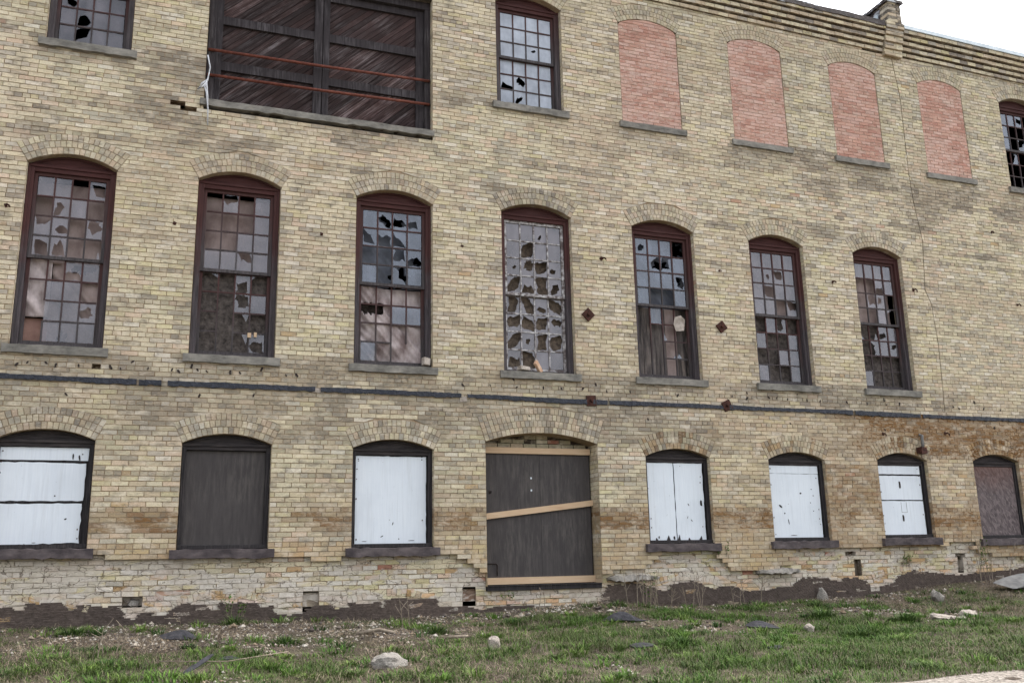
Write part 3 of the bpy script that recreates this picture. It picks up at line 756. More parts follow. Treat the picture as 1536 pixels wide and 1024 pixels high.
for q in range(6): m.box(a-.05, b, YP-.001, YP+.012, c, d); break
m.build('backing_board', M['darkframe'], f)
o = LOW[6]; f = low_window(o); a, b, c, d = IN(o); f['label'] = 'window closed by a brown strand board at the right end'
panel('board', a-.03, b-.01, c, d, YP-.02, M['osb'], f, jit=.001)
for q in (0, 2, 4):                                                # dark timber behind the white boards
    o = LOW[q]; a, b, c, d = IN(o); m = MB(); m.box(a-.03, b+.01, YP+.022, YP+.034, c-.02, d+.02); m.build('backing_board', M['darkframe'], bpy.data.objects[['boarded_window', '', 'boarded_window.002', '', 'boarded_window.004'][q]])
# holes and scrapes in the white boards: real dents of dark wood
def scrapes(par, o, spots, y):
    m = MB()
    for x, z, w, h, r in spots:
        ca, sa = math.cos(r), math.sin(r); n = 7
        m.prism([(x+ca*w*math.cos(t)*U(.7, 1)-sa*h*math.sin(t)*U(.6, 1), z+sa*w*math.cos(t)*U(.7, 1)+ca*h*math.sin(t)*U(.6, 1)) for t in [2*math.pi*i/n for i in range(n)]], y-.0025, y+.004)
    m.build('bare_patch', M['darkframe'], par)
D = bpy.data.objects
scrapes(D['boarded_window.002'], LOW[2], [(.02, 1.02, .008, .035, -.3), (-.14, .84, .03, .008, .6), (.11, .8, .012, .01, 0), (.46, 2.0, .02, .008, .3), (-.5, 1.93, .012, .008, 0), (-.4, .77, .05, .006, 0), (.3, .775, .06, .007, 0), (.0, 2.0, .05, .006, 0)], YP)
scrapes(D['boarded_window.003'], LOW[3], [(4.98, 1.3, .006, .03, .5), (4.95, 1.1, .005, .03, -.4), (5.02, 1.05, .006, .025, .6), (5.22, 1.33, .025, .07, 0), (4.4, .78, .012, .03, 0), (4.68, .77, .02, .04, .2)], YP-.022)
scrapes(D['boarded_window.004'], LOW[4], [(6.78, 1.28, .05, .018, -.7), (7.21, 1.5, .02, .018, .4), (6.85, 1.16, .014, .014, 0), (7.44, 1.57, .012, .01, 0), (7.47, 1.46, .01, .012, 0), (7.4, 1.34, .01, .01, 0), (7.45, 1.2, .012, .01, 0), (6.92, 1.02, .007, .06, .25), (7.0, .79, .08, .006, 0)], YP-.024)
scrapes(D['boarded_window'], LOW[0], [(-4.32, 1.92, .01, .06, 0), (-4.24, 1.9, .012, .05, .2), (-4.5, 1.4, .012, .014, 0), (-4.35, 1.1, .02, .012, .4), (-4.7, .8, .03, .006, 0)], YP-.005)

for q in (0, 2, 3, 4, 5):                                          # nail heads along the board edges
    o = LOW[q]; a, b, c, d = IN(o); m = MB(); y = (YP-.004 if q in (0, 2) else YP-.022)
    for i in range(9):
        for x, z in ((a+.03+U(-.015, .015), c+.06+i*(d-c-.12)/8), (b-.08+U(-.015, .015), c+.06+i*(d-c-.12)/8+U(-.03, .03))):
            if random.random() < .45: m.box(x-.006, x+.006, y-.004, y+.002, z-.006, z+.006+U(0, .012))
    m.build('nail_heads', M['rust'], D['boarded_window'+('' if q == 0 else '.00%d' % q)])
# ------------------------------------------------------------------ the boarded doorway
dr = MB()
for xa, xb in ((DOOR.x0+.01, DOOR.x0+.1), (DOOR.x1-.1, DOOR.x1-.01)): dr.box(xa, xb, .30, .36, .1, 2.2)
dr.box(DOOR.x0+.01, DOOR.x1-.01, .29, .36, .075, .125)
dr.box(DOOR.x0+.006, DOOR.x1-.006, .02, .36, .028, .1, j=.003)
dw = dr.build('boarded_doorway', M['darkframe'], BLD); dw['label'] = 'arched doorway closed by dark plywood and three pale timbers'
brick_arch(DOOR, dw)
panel('plywood_sheet', DOOR.x0+.02, 2.42, .2, 2.13, .275, M['plywood'], dw, jit=.001)
panel('plywood_sheet', 2.425, DOOR.x1-.03, .2, 2.13, .279, M['plywood'], dw, jit=.001)
panel('timber', DOOR.x0+.01, DOOR.x1-.02, 2.10, 2.195, .235, M['lumber'], dw, .038, jit=.0005, step=5)
panel('timber', DOOR.x0+.01, DOOR.x1-.005, 1.075, 1.165, .23, M['lumber'], dw, .04, jit=.0005, step=5, skew=(0, .215, .215, 0), label='slanting pale timber across the middle of the door')
panel('timber', DOOR.x0+.01, DOOR.x1-.005, .112, .212, .235, M['lumber'], dw, .038, jit=.0005, step=5)
bi = MB()
z = 2.2; kk = 0
bi.face([(DOOR.x0, .335, 2.15), (DOOR.x1, .335, 2.15), (DOOR.x1, .335, 2.45), (DOOR.x0, .335, 2.45)], lin(60, 52, 46))
while z < 2.42:
    h = DOOR.clear(z+CH) if z+CH < DOOR.zt+DOOR.rise else .2
    xa = DOOR.xc-h+.01; n = int(2*h/.2); 
    for q in range(n):
        if kk == 1 and q == n//2-1: continue
        c = pick(dict(olive=3, buff=2, lemon=1)) if not (q == n//2+1 and kk == 1) else PAL['red']
        bi.box(xa+q*2*h/n+.006, xa+(q+1)*2*h/n-.006, .30, .36, z+.005, z+CH-.005, tuple(.8*v for v in c), .002)
    z += CH; kk += 1
bi.build('brick_infill', M['brick'], dw)
m = MB()
for x, zz in ((2.27, 1.72), (2.27, 1.53)): m.box(x-.012, x+.012, .268, .276, zz-.014, zz+.014)
m.build('bolt_head', M['white'], dw)
m = MB()
for pts in ([(1.53, .27, .42), (1.66, .262, .42), (1.68, .262, .40), (1.68, .262, .24)],): m.tube(pts, .009)
m.build('handle', M['iron'], dw)
m = MB(); m.box(1.56, 1.6, .268, .274, 1.48, 1.52, j=.01); m.build('knot_hole', M['iron'], dw)

# ------------------------------------------------------------------ tall middle windows
def mid_window(i, label, up, lo, sm, gm, skipu=(), skipl=(), fmat=None):
    o = MIDW[i]; f = frame(o, 'window', fmat or M['redframe']); f['label'] = label
    brick_arch(o, f); arch_panel(o, f, M['redpanel']); sill(o, f, M['sill'], .125, .075, .055)
    zm = (o.zb+o.zt-.1)/2+.02
    sash(f, o.x0+.087, o.x1-.087, zm-.02, o.zt-.101, up, .145, sm, gm, skipu)
    sash(f, o.x0+.087, o.x1-.087, o.zb+.046, zm+.02, lo, .185, sm, gm, skipl, tr=.035)
    return o, zm
BK = .30
def W(o, zm): return o.x0+.05, o.x1-.05, o.zb+.02, zm, o.zt-.06
o, zm = mid_window(0, 'leftmost tall window hung with torn greyish cloth', ['##.r', '.o#.', 'uo.u', 'nn..'], ['..n#', '.##.', '.##o', '.###'], M['sash'], M['glass'], skipl=(('h', 2, 0), ('h', 3, 0), ('v', 2, 1)))
a, b, c, zm, d = W(o, zm)
sheet('hanging_cloth', a, b, zm-.05, d-.13, BK, M['cloth'], 'pinkish grey cloth behind the upper panes of the leftmost tall window', 'cloth', .025, 'v', 1)
sheet('hanging_cloth', a+.36, b, c, zm+.02, BK+.0, M['cloth'], 'crumpled grey cloth behind the lower panes of the leftmost tall window', 'cloth', .06, 'd', 2, holes=((.55, .93, .22, .08), (.28, .06, .1, .12)))
sheet('hanging_cloth', a, a+.36, c+.42, zm+.02, BK-.05, M['drape'], 'pale torn rag at the lower left of the leftmost tall window', 'cloth', .05, 'd', 8)
panel('board', a, a+.4, c, c+.42, BK+.03, M['redpatch'], D['window'], jit=.001, label='reddish board behind the bottom left panes')
o, zm = mid_window(1, 'tall window with pinkish sheet above and dark fibreboard below', ['.r..#'[:1]+'u.#', '...#', '..##', '##u#'], ['..n.', '..u#', '....', '...n'], M['sash'], M['glass'], skipl=(('h', 2, 1), ('h', 3, 1)))
a, b, c, zm, d = W(o, zm)
sheet('hanging_cloth', a, b, zm+.0, d-.1, BK, M['cloth'], 'pinkish sheet behind the upper sash beside the dark fibreboard window', 'cloth', .018, 'v', 4)
panel('backing_board', a, b, c, zm+.0, BK-.02, M['fibre'], D['window.001'], jit=.001)
m = MB(); m.box(o.x1-.38, o.x1-.33, .17, .184, c+.3, c+.37); m.box(o.x1-.29, o.x1-.25, .17, .184, c+.31, c+.38); m.build('sticker', M['lumber'], D['window.001'])
o, zm = mid_window(2, 'tall window with jagged dark panes above stained plastic sheeting', ['#ooo', 'ln r'.replace(' ', 'O')[:2]+'l#', '..u n'.replace(' ', '')[:4], '#.r#'], ['....', '..##', '....', '#...'], M['sash'], M['glassclear'], skipl=(('v', 3, 3), ('h', 3, 2), ('h', 3, 3)))
a, b, c, zm, d = W(o, zm)
sheet('plastic_film', a, b, zm, d-.05, BK+.02, M['film'], 'dark grey film with holes in the tall window left of the doorway', 'plastic sheet', .03, 'd', 6, holes=((.55, .9, .16, .1), (.62, .12, .13, .16), (.92, .42, .08, .09)))
sheet('plastic_film', a, b, c, zm-.02, BK-.02, M['drape'], 'creased white and brown sheeting below the grey film left of the doorway', 'plastic sheet', .07, 'd', 11, holes=((.2, .72, .26, .07),))
panel('backing_board', a, b, c, zm, BK+.14, M['fibre'], D['window.002'], jit=.001)
o, zm = mid_window(3, 'tall window with many holed pale panes over brown board', ['##s#', '#O##', 'soOs', 'OnOo'], ['OOoO', 'OOOo', 'OsOO', 'nO##'], M['putty'], M['glasspale'], skipu=(('h', 3, 2),))
a, b, c, zm, d = W(o, zm)
panel('backing_board', a, b, c, d, BK-.03, M['tan'], D['window.003'], jit=.001)
o, zm = mid_window(4, 'tall window with grey film above and bare dark boards below', ['o##.', '#ru#', '###o', '#..#'], ['.#..', '....', '....', '....'], M['sash'], M['glassclear'], skipl=(('h', 1, 0), ('h', 2, 0), ('h', 3, 0), ('h', 2, 1), ('h', 3, 1)))
a, b, c, zm, d = W(o, zm)
sheet('plastic_film', a, b, zm, d-.05, BK+.02, M['film'], 'grey film with ragged holes in the tall window right of the doorway', 'plastic sheet', .035, 'd', 16, holes=((.85, .88, .16, .1), (.58, .62, .12, .08), (.86, .4, .05, .09)))
for q in range(5):
    w = (b-a)/5; panel('backing_board', a+q*w+.003, a+(q+1)*w-.003, c, zm, BK+U(0, .03), M['oldboard'] if q not in (3,) else M['cloth'], D['window.004'], jit=.001, step=2)
m = MB(); m.prism([(o.x1-.36, zm-.42), (o.x1-.2, zm-.4), (o.x1-.17, zm-.2), (o.x1-.25, zm-.13), (o.x1-.37, zm-.17), (o.x1-.4, zm-.3)], .175, .182); m.build('paper_scrap', M['pale'], D['window.004'])
o, zm = mid_window(5, 'tall window with pale panes above and chequered broken panes below', ['####', '#so#', '#O##', '##.u'], ['.#o.', '#..#', '..##', '#..#'], M['sash'], M['glass'])
a, b, c, zm, d = W(o, zm)
sheet('hanging_cloth', a, b, zm, d-.05, BK, M['cloth'], 'faded cloth in the second tall window from the right', 'cloth', .03, 'v', 21)
panel('backing_board', a, b, c, zm, BK, M['fibre'], D['window.005'], jit=.001)
o, zm = mid_window(6, 'rightmost tall window with dark lower panes by the blank wall', ['####', '..n#', '.uo.', '..#.'], ['..o#', '.l#o', '....', '#...'], M['sash'], M['glass'])
a, b, c, zm, d = W(o, zm)
sheet('hanging_cloth', a, b-.1, zm, d-.05, BK, M['cloth'], 'faded cloth in the rightmost tall window', 'cloth', .03, 'v', 27)
panel('backing_board', a, b, c, zm, BK, M['fibre'], D['window.006'], jit=.001)

# ------------------------------------------------------------------ upper windows, bricked-up windows, loading door
def top_window(i, label, up, lo, gm='glassclear'):
    o = TOPW[i]; f = frame(o, 'window', M['upframe']); f['label'] = label
    brick_arch(o, f); arch_panel(o, f, M['redpanel']); sill(o, f, M['sill'], .125, .085, .06)
    zm = (o.zb+o.zt-.1)/2+.02
    sash(f, o.x0+.087, o.x1-.087, zm-.02, o.zt-.101, up, .145, M['sash'], M[gm])
    sash(f, o.x0+.087, o.x1-.087, o.zb+.046, zm+.02, lo, .185, M['sash'], M[gm], tr=.035)
    return o
top_window(0, 'upper window left of the loading door', ['####', '####', '#o##'], ['o###', '#n##', '#l##'], 'glass')
top_window(1, 'upper window right of the loading door with sky reflection coloured into its panes', ['####', '####', '##s#'], ['####', 'no##', '#o##'], 'glasssky')
top_window(2, 'upper window at the right end with most panes gone', ['##o.', '#...', '#.o.'], ['.l..', '....', '...u'])
redpal = [lin(186, 146, 131), lin(190, 153, 139), lin(180, 139, 124), lin(194, 160, 148), lin(174, 131, 117)]
for q, o in enumerate(INF):
    m = MB(); z = o.zb; k = 0
    def rc(x, zz):
        c = random.choice(redpal); s = U(.9, 1.1)*(1.04 if q == 3 else 1); return tuple(v*s for v in c)
    while z < o.zt+o.rise:
        z1 = min(z+CH, o.zt+o.rise-.002); h0, h1 = o.clear(z)-.004, o.clear(z1)-.004
        if min(h0, h1) > .05: lay_course(m, z, z1, [(o.xc-h0, o.xc-h1, o.xc+h0, o.xc+h1)], k, rc, lambda x, zz: tuple(v*U(.92, 1.06) for v in lin(208, 182, 168)), y0=.008, prot=.004)
        z = z1; k += 1
        if z1-z == 0 and z >= o.zt+o.rise-.003: break
    f = m.build('bricked_up_window', M['redbrick'], BLD)
    f['label'] = ['red brick infill next to the upper sash window', 'second red brick infill from the left', 'red brick infill left of the parapet pier', 'red brick infill right of the parapet pier'][q]
    brick_arch(o, f); sill(o, f, M['sill'], .12, .07, .05)

m = MB(); o = BIG
m.box(o.x0+.004, o.x0+.12, .12, .3, o.zb+.1, o.zt-.14); m.box(o.x1-.1, o.x1-.004, .12, .3, o.zb+.1, o.zt-.14); m.box(o.x0+.004, o.x1-.004, .12, .3, o.zt-.14, o.zt-.003)
ld = m.build('loading_door', M['barnframe'], BLD); bevel(ld)
ld['label'] = 'wide dark timber loading door in the top storey'
m = MB(); x0, x1 = o.x0-.06, o.x1+.02; prev = None
for i in range(31):
    x = x0+(x1-x0)*i/30; j = lambda s=.006: U(-s, s)
    s = [(x, -.05+j(.01), o.zb+.0+j(.012)), (x, -.05+j(), o.zb+.098+j()), (x, .3, o.zb+.102), (x, .3, o.zb-.01)]
    if prev:
        for q in range(4): m.face([prev[q], s[q], s[(q+1) % 4], prev[(q+1) % 4]])
    else: m.face(s[::-1])
    prev = s
m.face(prev); m.build('sill', M['sill'], ld)
def clip(poly, f):
    out = []
    for a, b in zip(poly, poly[1:]+poly[:1]):
        fa, fb = f(a), f(b)
        if fa >= 0: out.append(a)
        if fa*fb < 0: t = fa/(fa-fb); out.append((a[0]+(b[0]-a[0])*t, a[1]+(b[1]-a[1])*t))
    return out
for xa, xb in ((o.x0+.122, -1.185), (-1.173, o.x1-.102)):
    z0, z1 = o.zb+.11, o.zt-.145
    m = MB(); d = -5.
    while d < 6:
        w = .082; rect = [(xa, z0), (xb, z0), (xb, z1), (xa, z1)]; cx = xa
        g = lambda p: ((p[1]-z0)-(p[0]-xa)*.92)/1.36
        poly = clip(clip(rect, lambda p: g(p)-d), lambda p: d+w-.006-g(p))
        if len(poly) > 2:
            q = random.choice([.6, .8, 1, 1.2, 1.45, .9]); r_ = U(-.06, .1)
            m.prism(poly, .23+U(0, .006), .26, (q*(1+r_), q, q*(1-r_*.3)))
        d += w
    lf = m.build('door_leaf', M['barn'], ld)
    f = MB()
    for sx0, sx1 in ((xa, xa+.1), (xb-.13, xb)): f.box(sx0, sx1, .185, .228, z0, z1)
    for zz in (8.76, 7.98): f.box(xa+.101, xb-.131, .19, .229, zz-.07+U(-.01, .01), zz+.07)
    f.box(xa+.101, xb-.131, .19, .229, z1-.12, z1)
    f.build('leaf_frame', M['barnframe'], ld)
m = MB(); m.box(o.x0+.05, o.x1-.05, .27, .29, o.zb+.1, o.zt-.1); m.build('backing_board', M['barnframe'], ld)
for z0, z1 in ((8.17, 8.225), (7.745, 7.8)):
    m = MB(); m.tube([(o.x0+.02, .1, z0), (-1.2, .095, (z0+z1)/2-.012), (o.x1-.02, .1, z1)], .023, 10); m.build('guard_bar', M['rustpipe'], ld, True)

# ------------------------------------------------------------------ ironwork on the wall
def plate(x, z, rot, s=.085):
    m = MB(); c, n = math.cos(rot), math.sin(rot)
    m.prism([(x+(a*c-b*n)*s, z+(a*n+b*c)*s) for a, b in ((-1, -1), (1, -1), (1, 1), (-1, 1))], -.035, -.006)
    m.tube([(x, -.07, z), (x, -.034, z)], .028, 6)
    return bevel(m.build('anchor_plate', M['rust'], BLD), .006)
plate(3.242, 4.382, R(45)); plate(5.788, 4.347, R(37), .082); plate(3.232, 2.945, R(2)); plate(5.78, 2.963, R(25))
m = MB(); m.tube([(0, .02, 0), (0, -.05, .005), (.012, -.075, -.02), (.02, -.07, -.055)], .013, 6); m.box(-.03, .03, -.006, .004, -.03, .03)
hk = m.build('iron_hook', M['rust'], BLD)
hp = [(-5.405, 5.299), (-3.245, 5.275), (-1.15, 5.332), (1.08, 5.364), (3.537, 5.384), (5.84, 5.38), (8.261, 5.378), (10.163, 5.379), (12.379, 6.794), (12.791, 5.288), (10.5, 2.62), (9.05, 2.57)]
def spread(o, pts):
    for i, (x, z) in enumerate(pts):
        c = o if i == 0 else o.copy()
        if i: COL.objects.link(c)
        c.parent = BLD; c.location = (x, 0, z); c.rotation_euler = (0, U(-.9, .9), U(-.3, .3)); s = U(.6, 1.1); c.scale = (s, s, s)
spread(hk, hp)
m = MB(); m.prism([(-.008, -.03), (.012, -.028), (.016, .02), (0, .034), (-.014, .01)], -.012, .003)
sx = [-5.088, -4.962, -4.738, -4.618, -4.34, -3.942, -3.816, -3.467, -3.156, -3.067, -2.82, -2.695, -2.379, -2.242, -1.6, -1.45, 1.071, 1.516, 1.959, 2.412, 2.723, 3.1, 3.525, 3.95, 4.837, 5.904, 6.2, 6.649, 6.814, 7.035, 7.444, 7.728, 8.312, 8.756, 9.2, 9.5, 10.776, 10.909, 11.515, 11.936]
sp = m.build('iron_spike', M['iron'], BLD)
spread(sp, [(x, 3.12+U(-.02, .025)) for x in sx]+[(x+U(.1, .4), 3.21+U(-.02, .03)) for x in sx[5::4]]+[(x+U(.1, .4), 2.76+U(-.12, .08)) for x in sx[3::5]])
m = MB(); m.tube([(9.88, .02, 2.58), (9.875, -.06, 2.56), (9.86, -.075, 2.33)], .028, 8); br = m.build('wall_bracket', M['slab'], BLD, True)
m = MB(); m.box(9.76, 9.9, -.13, -.01, 2.22, 2.34, j=.01); m.build('junction_box', M['rust'], br)
m = MB()
for x, z, w in ((-1.14, 2.93, .085), (1.08, 2.89, .06)): m.box(x-w, x+w, -.012, .004, z-.04, z+.03, j=.008)
m.build('mortar_patch', M['pale'], BLD)

# concrete remains along the foot of the wall
def rock(name, x, y, z, sx, sy, sz, mat, label, cat, seed=0, tilt=(0, 0, 0), flat=False):
    import bmesh
    bm = bmesh.new(); bmesh.ops.create_icosphere(bm, subdivisions=3, radius=1)
    r = np.random.default_rng(seed)
    pl = [(Vector(r.normal(size=3)).normalized(), r.uniform(.55, .9)) for _ in range(14)]
    for v in bm.verts:
        p = v.co.copy()
        for n, d in pl:
            e = p.dot(n)-d
            if e > 0: p -= n*e
        p *= 1+.10*(2*float(vnoise(p.x*5+seed, p.y*5+p.z*3, 1.7, seed+2))-1)
        p *= 1+.12*(2*float(vnoise(p.x*2+seed, p.y*2+p.z, 1.7, seed))-1)
        v.co = p
    me = bpy.data.meshes.new(name); bm.to_mesh(me); bm.free(); me.materials.append(mat)
    o = bpy.data.objects.new(name, me); o.location = (x, y, z); o.scale = (sx, sy, sz); o.rotation_euler = tilt; COL.objects.link(o)
    return tag(o, label, cat) if label else o

# ------------------------------------------------------------------ ground
GX = [-40, -6, -3, 0, 1.4, 3.2, 4.4, 6.5, 8.3, 9.8, 12, 16, 60]; GB = [-.27, -.27, -.27, -.33, -.27, -.2, -.3, -.3, -.25, -.13, .02, .08, .1]
def gz(x, y):
    x = np.asarray(x, float); y = np.asarray(y, float); ym = np.minimum(y, 0)
    w = np.exp(ym/3); z = np.interp(x, GX, GB)*w-.25*(1-w)+.068*np.maximum(ym, -14)
    near = np.clip((x+25)/5, 0, 1)*np.clip((30-x)/5, 0, 1)
    return z+near*(.09*(fbm(x, y, .8, 11)-.5)+.035*(vnoise(x, y, 4, 13)-.5))*np.clip(-y*1.2+.25, .2, 1)
def gpt(x, y, dz=0): return (x, y, float(gz(x, y))+dz)
gx = np.unique(np.concatenate([np.linspace(-300, -24, 12), np.linspace(-24, -8, 17), np.linspace(-8, 18, 261), np.linspace(18, 30, 13), np.linspace(30, 300, 12)]))
gy = np.unique(np.concatenate([np.linspace(-300, -20, 12), np.linspace(-20, -10, 16), np.linspace(-10, .4, 131), np.linspace(.4, 14, 6), np.linspace(14, 300, 10)]))
GXX, GYY = np.meshgrid(gx, gy, indexing='ij'); Z = gz(GXX, GYY)
def gridmesh(name, X, Y, Zz, mat):
    nx, ny = X.shape; v = np.stack([X, Y, Zz], -1).reshape(-1, 3)
    i = (np.arange(nx-1)[:, None]*ny+np.arange(ny-1)[None]).ravel(); f = np.stack([i, i+ny, i+ny+1, i+1], -1)
    me = bpy.data.meshes.new(name); me.from_pydata(v.tolist(), [], f.tolist()); me.materials.append(mat)
    me.polygons.foreach_set('use_smooth', [True]*len(me.polygons))
    o = bpy.data.objects.new(name, me); COL.objects.link(o); return o
tag(gridmesh('ground', GXX, GYY, Z, M['ground']), kind='structure')
px_ = np.linspace(-40, 60, 401); t_ = np.linspace(0, 1, 40)
PX, PT = np.meshgrid(px_, t_, indexing='ij'); edge = -6.42+.12*(fbm(PX, PX*0, 1.1, 2)-.5)*2-.5*np.clip((2.8-PX)/3, 0, 1)
PY = edge-PT*11
tag(gridmesh('gravel_path', PX, PY, gz(PX, PY)+.006+.012*np.minimum(1, PT*8), M['path']), kind='structure')

def soup(name, verts, nf, per, cols, mat, quadsplit=3):
    """verts (N,per,3) polygons all of the same size"""
    n = len(verts); me = bpy.data.meshes.new(name); me.vertices.add(n*per); me.vertices.foreach_set('co', verts.astype('f').ravel())
    me.loops.add(n*per); me.loops.foreach_set('vertex_index', np.arange(n*per, dtype='i'))
    me.polygons.add(n); me.polygons.foreach_set('loop_start', np.arange(0, n*per, per, dtype='i')); me.polygons.foreach_set('loop_total', np.full(n, per, 'i'))
    me.update(); a = me.attributes.new('Col', 'FLOAT_COLOR', 'FACE'); a.data.foreach_set('color', np.concatenate([cols, np.ones((n, 1))], 1).astype('f').ravel())
    me.materials.append(mat); o = bpy.data.objects.new(name, me); COL.objects.link(o); return o
def cull(x, y, margin=1.2):                         # what the photograph could see, plus a margin
    lx = -4.2-(-y)*.0-margin; return (x > lx) & (x < 13.5+margin) & (y > -7.6-margin*.2)
def blades(x, y, z0, h, w, lean, cols, az=None):
    n = len(x); a = rng.uniform(0, 2*np.pi, n) if az is None else az; d = np.stack([np.cos(a), np.sin(a)], -1); pr = np.stack([-d[:, 1], d[:, 0]], -1)
    lz = rng.uniform(.2, 1, n)*lean
    def P(t, s):
        out = np.empty((n, 3)); out[:, :2] = np.stack([x, y], -1)+d*(lz*h*t*t)[:, None]+pr*(w*s)[:, None]; out[:, 2] = z0+h*t*(1-.25*lz*t); return out
    q1 = np.stack([P(0, -.5), P(0, .5), P(.55, .38), P(.55, -.38)], 1); q2 = np.stack([P(.55, -.38), P(.55, .38), P(1, .04), P(1, -.04)], 1)
    return np.concatenate([q1, q2]), np.concatenate([cols*.92, cols])
def gcover(x, y):                                   # 0 bare .. 1 lush
    g = fbm(x, y, .55, 21)*.75+.42*fbm(x, y, 1.9, 24)-.02
    g = g+.03+.26*np.clip((x-.5)/3, 0, 1)*np.clip((-y-2.4)/1.6, 0, 1)+.12*np.clip((-y-3.0)/2, 0, 1)-.16*np.clip((1.0+y)/1., 0, 1)-.10*np.clip((x-6)/2, 0, 1)*np.clip((2.2+y)/1., 0, 1)-.07*np.clip((3.0+y)/1.6, 0, 1)-.03*np.clip((1-x)/2, 0, 1)
    return g
N = 260000
x = rng.uniform(-6, 14.5, N); y = rng.uniform(-7.6, .05, N); g = gcover(x, y)
keep = (rng.random(N) < np.clip((g-.43)/.24, .03, 1)) & ~((y < -6.45) & (x > 2.8))
x, y, g = x[keep], y[keep], g[keep]; n = len(x)
base = np.array([lin(78, 114, 42), lin(98, 134, 52), lin(60, 92, 38), lin(110, 136, 62), lin(84, 108, 50)])
cc = base[rng.integers(0, 5, n)]*rng.uniform(.75, 1.15, (n, 1)); hh = rng.uniform(.02, .055, n)*(.5+.9*np.clip((g-.45)/.3, 0, 1.2))
tint = np.clip((fbm(x, y, 1.7, 61)-.46)/.25, 0, 1)[:, None]*rng.random((n, 1)); cc = cc*(1-.68*tint)+np.array(lin(112, 102, 82))*.68*tint; cc = cc*.9
cl = np.clip((fbm(x, y, 2.6, 63)-.5)/.2, 0, 1); hh = hh*(.7+.9*cl); cc = cc*(1-.25*cl[:, None])
hh = hh*(1+.5*np.clip((fbm(x, y, 4.5, 66)-.5)/.2, 0, 1))
v, c = blades(x, y, gz(x, y)-.004, hh, rng.uniform(.0035, .0075, n), 1.6, cc)
NC = 760
cx, cy = rng.uniform(-5.5, 14, NC), rng.uniform(-6.6, -.1, NC); kc_ = rng.random(NC) < np.clip((gcover(cx, cy)-.36)/.2, .12, 1)
cx, cy = cx[kc_], cy[kc_]; NC = len(cx); pr_ = rng.integers(25, 90, NC); idx = np.repeat(np.arange(NC), pr_); m_ = len(idx)
rad = rng.uniform(.05, .2, NC)[idx]*np.sqrt(rng.random(m_)); an = rng.uniform(0, 6.28, m_); wx, wy = cx[idx]+rad*np.cos(an), cy[idx]+rad*np.sin(an)
wc = base[rng.integers(0, 5, NC)][idx]*rng.uniform(.55, 1.05, (m_, 1))
v2, c2 = blades(wx, wy, gz(wx, wy)-.004, rng.uniform(.03, .11, m_)*rng.uniform(.6, 1.2, NC)[idx], rng.uniform(.006, .016, m_), 1.5, wc, an+rng.uniform(-.9, .9, m_))
v = np.concatenate([v, v2]); c = np.concatenate([c, c2])
tag(soup('grass', v, 0, 4, c, M['grass']), 'short green spring grass spreading over the rubble ground', 'grass', kind='stuff')
N = 120000
x = rng.uniform(-6, 14.5, N); y = rng.uniform(-7.6, .03, N); g = fbm(x, y, .9, 41)+.25*fbm(x, y, 3, 44)+.05*np.clip((3.2+y)/1.5, 0, 1)
keep = (rng.random(N) < np.clip((g-.6)/.2, .05, .9)) & ~((y < -6.45) & (x > 2.8)); x, y = x[keep], y[keep]; n = len(x)
base = np.array([lin(146, 132, 112), lin(122, 108, 92), lin(168, 154, 132), lin(98, 86, 76)])
v, c = blades(x, y, gz(x, y)-.003, rng.uniform(.03, .13, n), rng.uniform(.0025, .0055, n), 3.4, base[rng.integers(0, 4, n)]*rng.uniform(.8, 1.1, (n, 1)))
tag(soup('dead_grass', v, 0, 4, c, M['grass']), 'flattened dry grass and stalks between the green patches', 'dead grass', kind='stuff')
# loose gravel and brick crumbs
N = 95000
x = rng.uniform(-6, 14.5, N); y = rng.uniform(-7.2, .05, N); g = gcover(x, y); st = fbm(x, y, 1.3, 51)
keep = rng.random(N) < np.clip((.6-g)/.16, 0, 1)*np.clip((st-.36)/.2, .12, 1); x, y = x[keep], y[keep]; n = len(x)
r = .005+.022*rng.random(n)**3.2+.05*(rng.random(n) < .012)*rng.random(n)
oc = np.array([(1, 0, 0), (0, 1, 0), (-1, 0, 0), (0, -1, 0), (0, 0, .75), (0, 0, -.6)], float)
vv = oc[None]*r[:, None, None]*rng.uniform(.6, 1.3, (n, 6, 1)); th = rng.uniform(0, 6.28, n); cs, sn = np.cos(th)[:, None], np.sin(th)[:, None]
vv = np.stack([vv[..., 0]*cs-vv[..., 1]*sn, vv[..., 0]*sn+vv[..., 1]*cs, vv[..., 2]+.15*vv[..., 0]], -1)
vv += np.stack([x, y, gz(x, y)+r*.3], -1)[:, None, :]
tri = np.array([(0, 1, 4), (1, 2, 4), (2, 3, 4), (3, 0, 4), (1, 0, 5), (2, 1, 5), (3, 2, 5), (0, 3, 5)])
base = np.array([lin(170, 160, 146), lin(140, 128, 112), lin(116, 106, 97), lin(184, 177, 166), lin(140, 124, 104), lin(92, 84, 79)])
cc = np.repeat(base[rng.integers(0, 6, n)]*rng.uniform(.8, 1.1, (n, 1)), 8, 0)
tag(soup('rubble', vv[:, tri].reshape(-1, 3, 3), 0, 3, cc, M['stones']), 'pale gravel and brick crumbs strewn along the foot of the wall', 'rubble', kind='stuff')

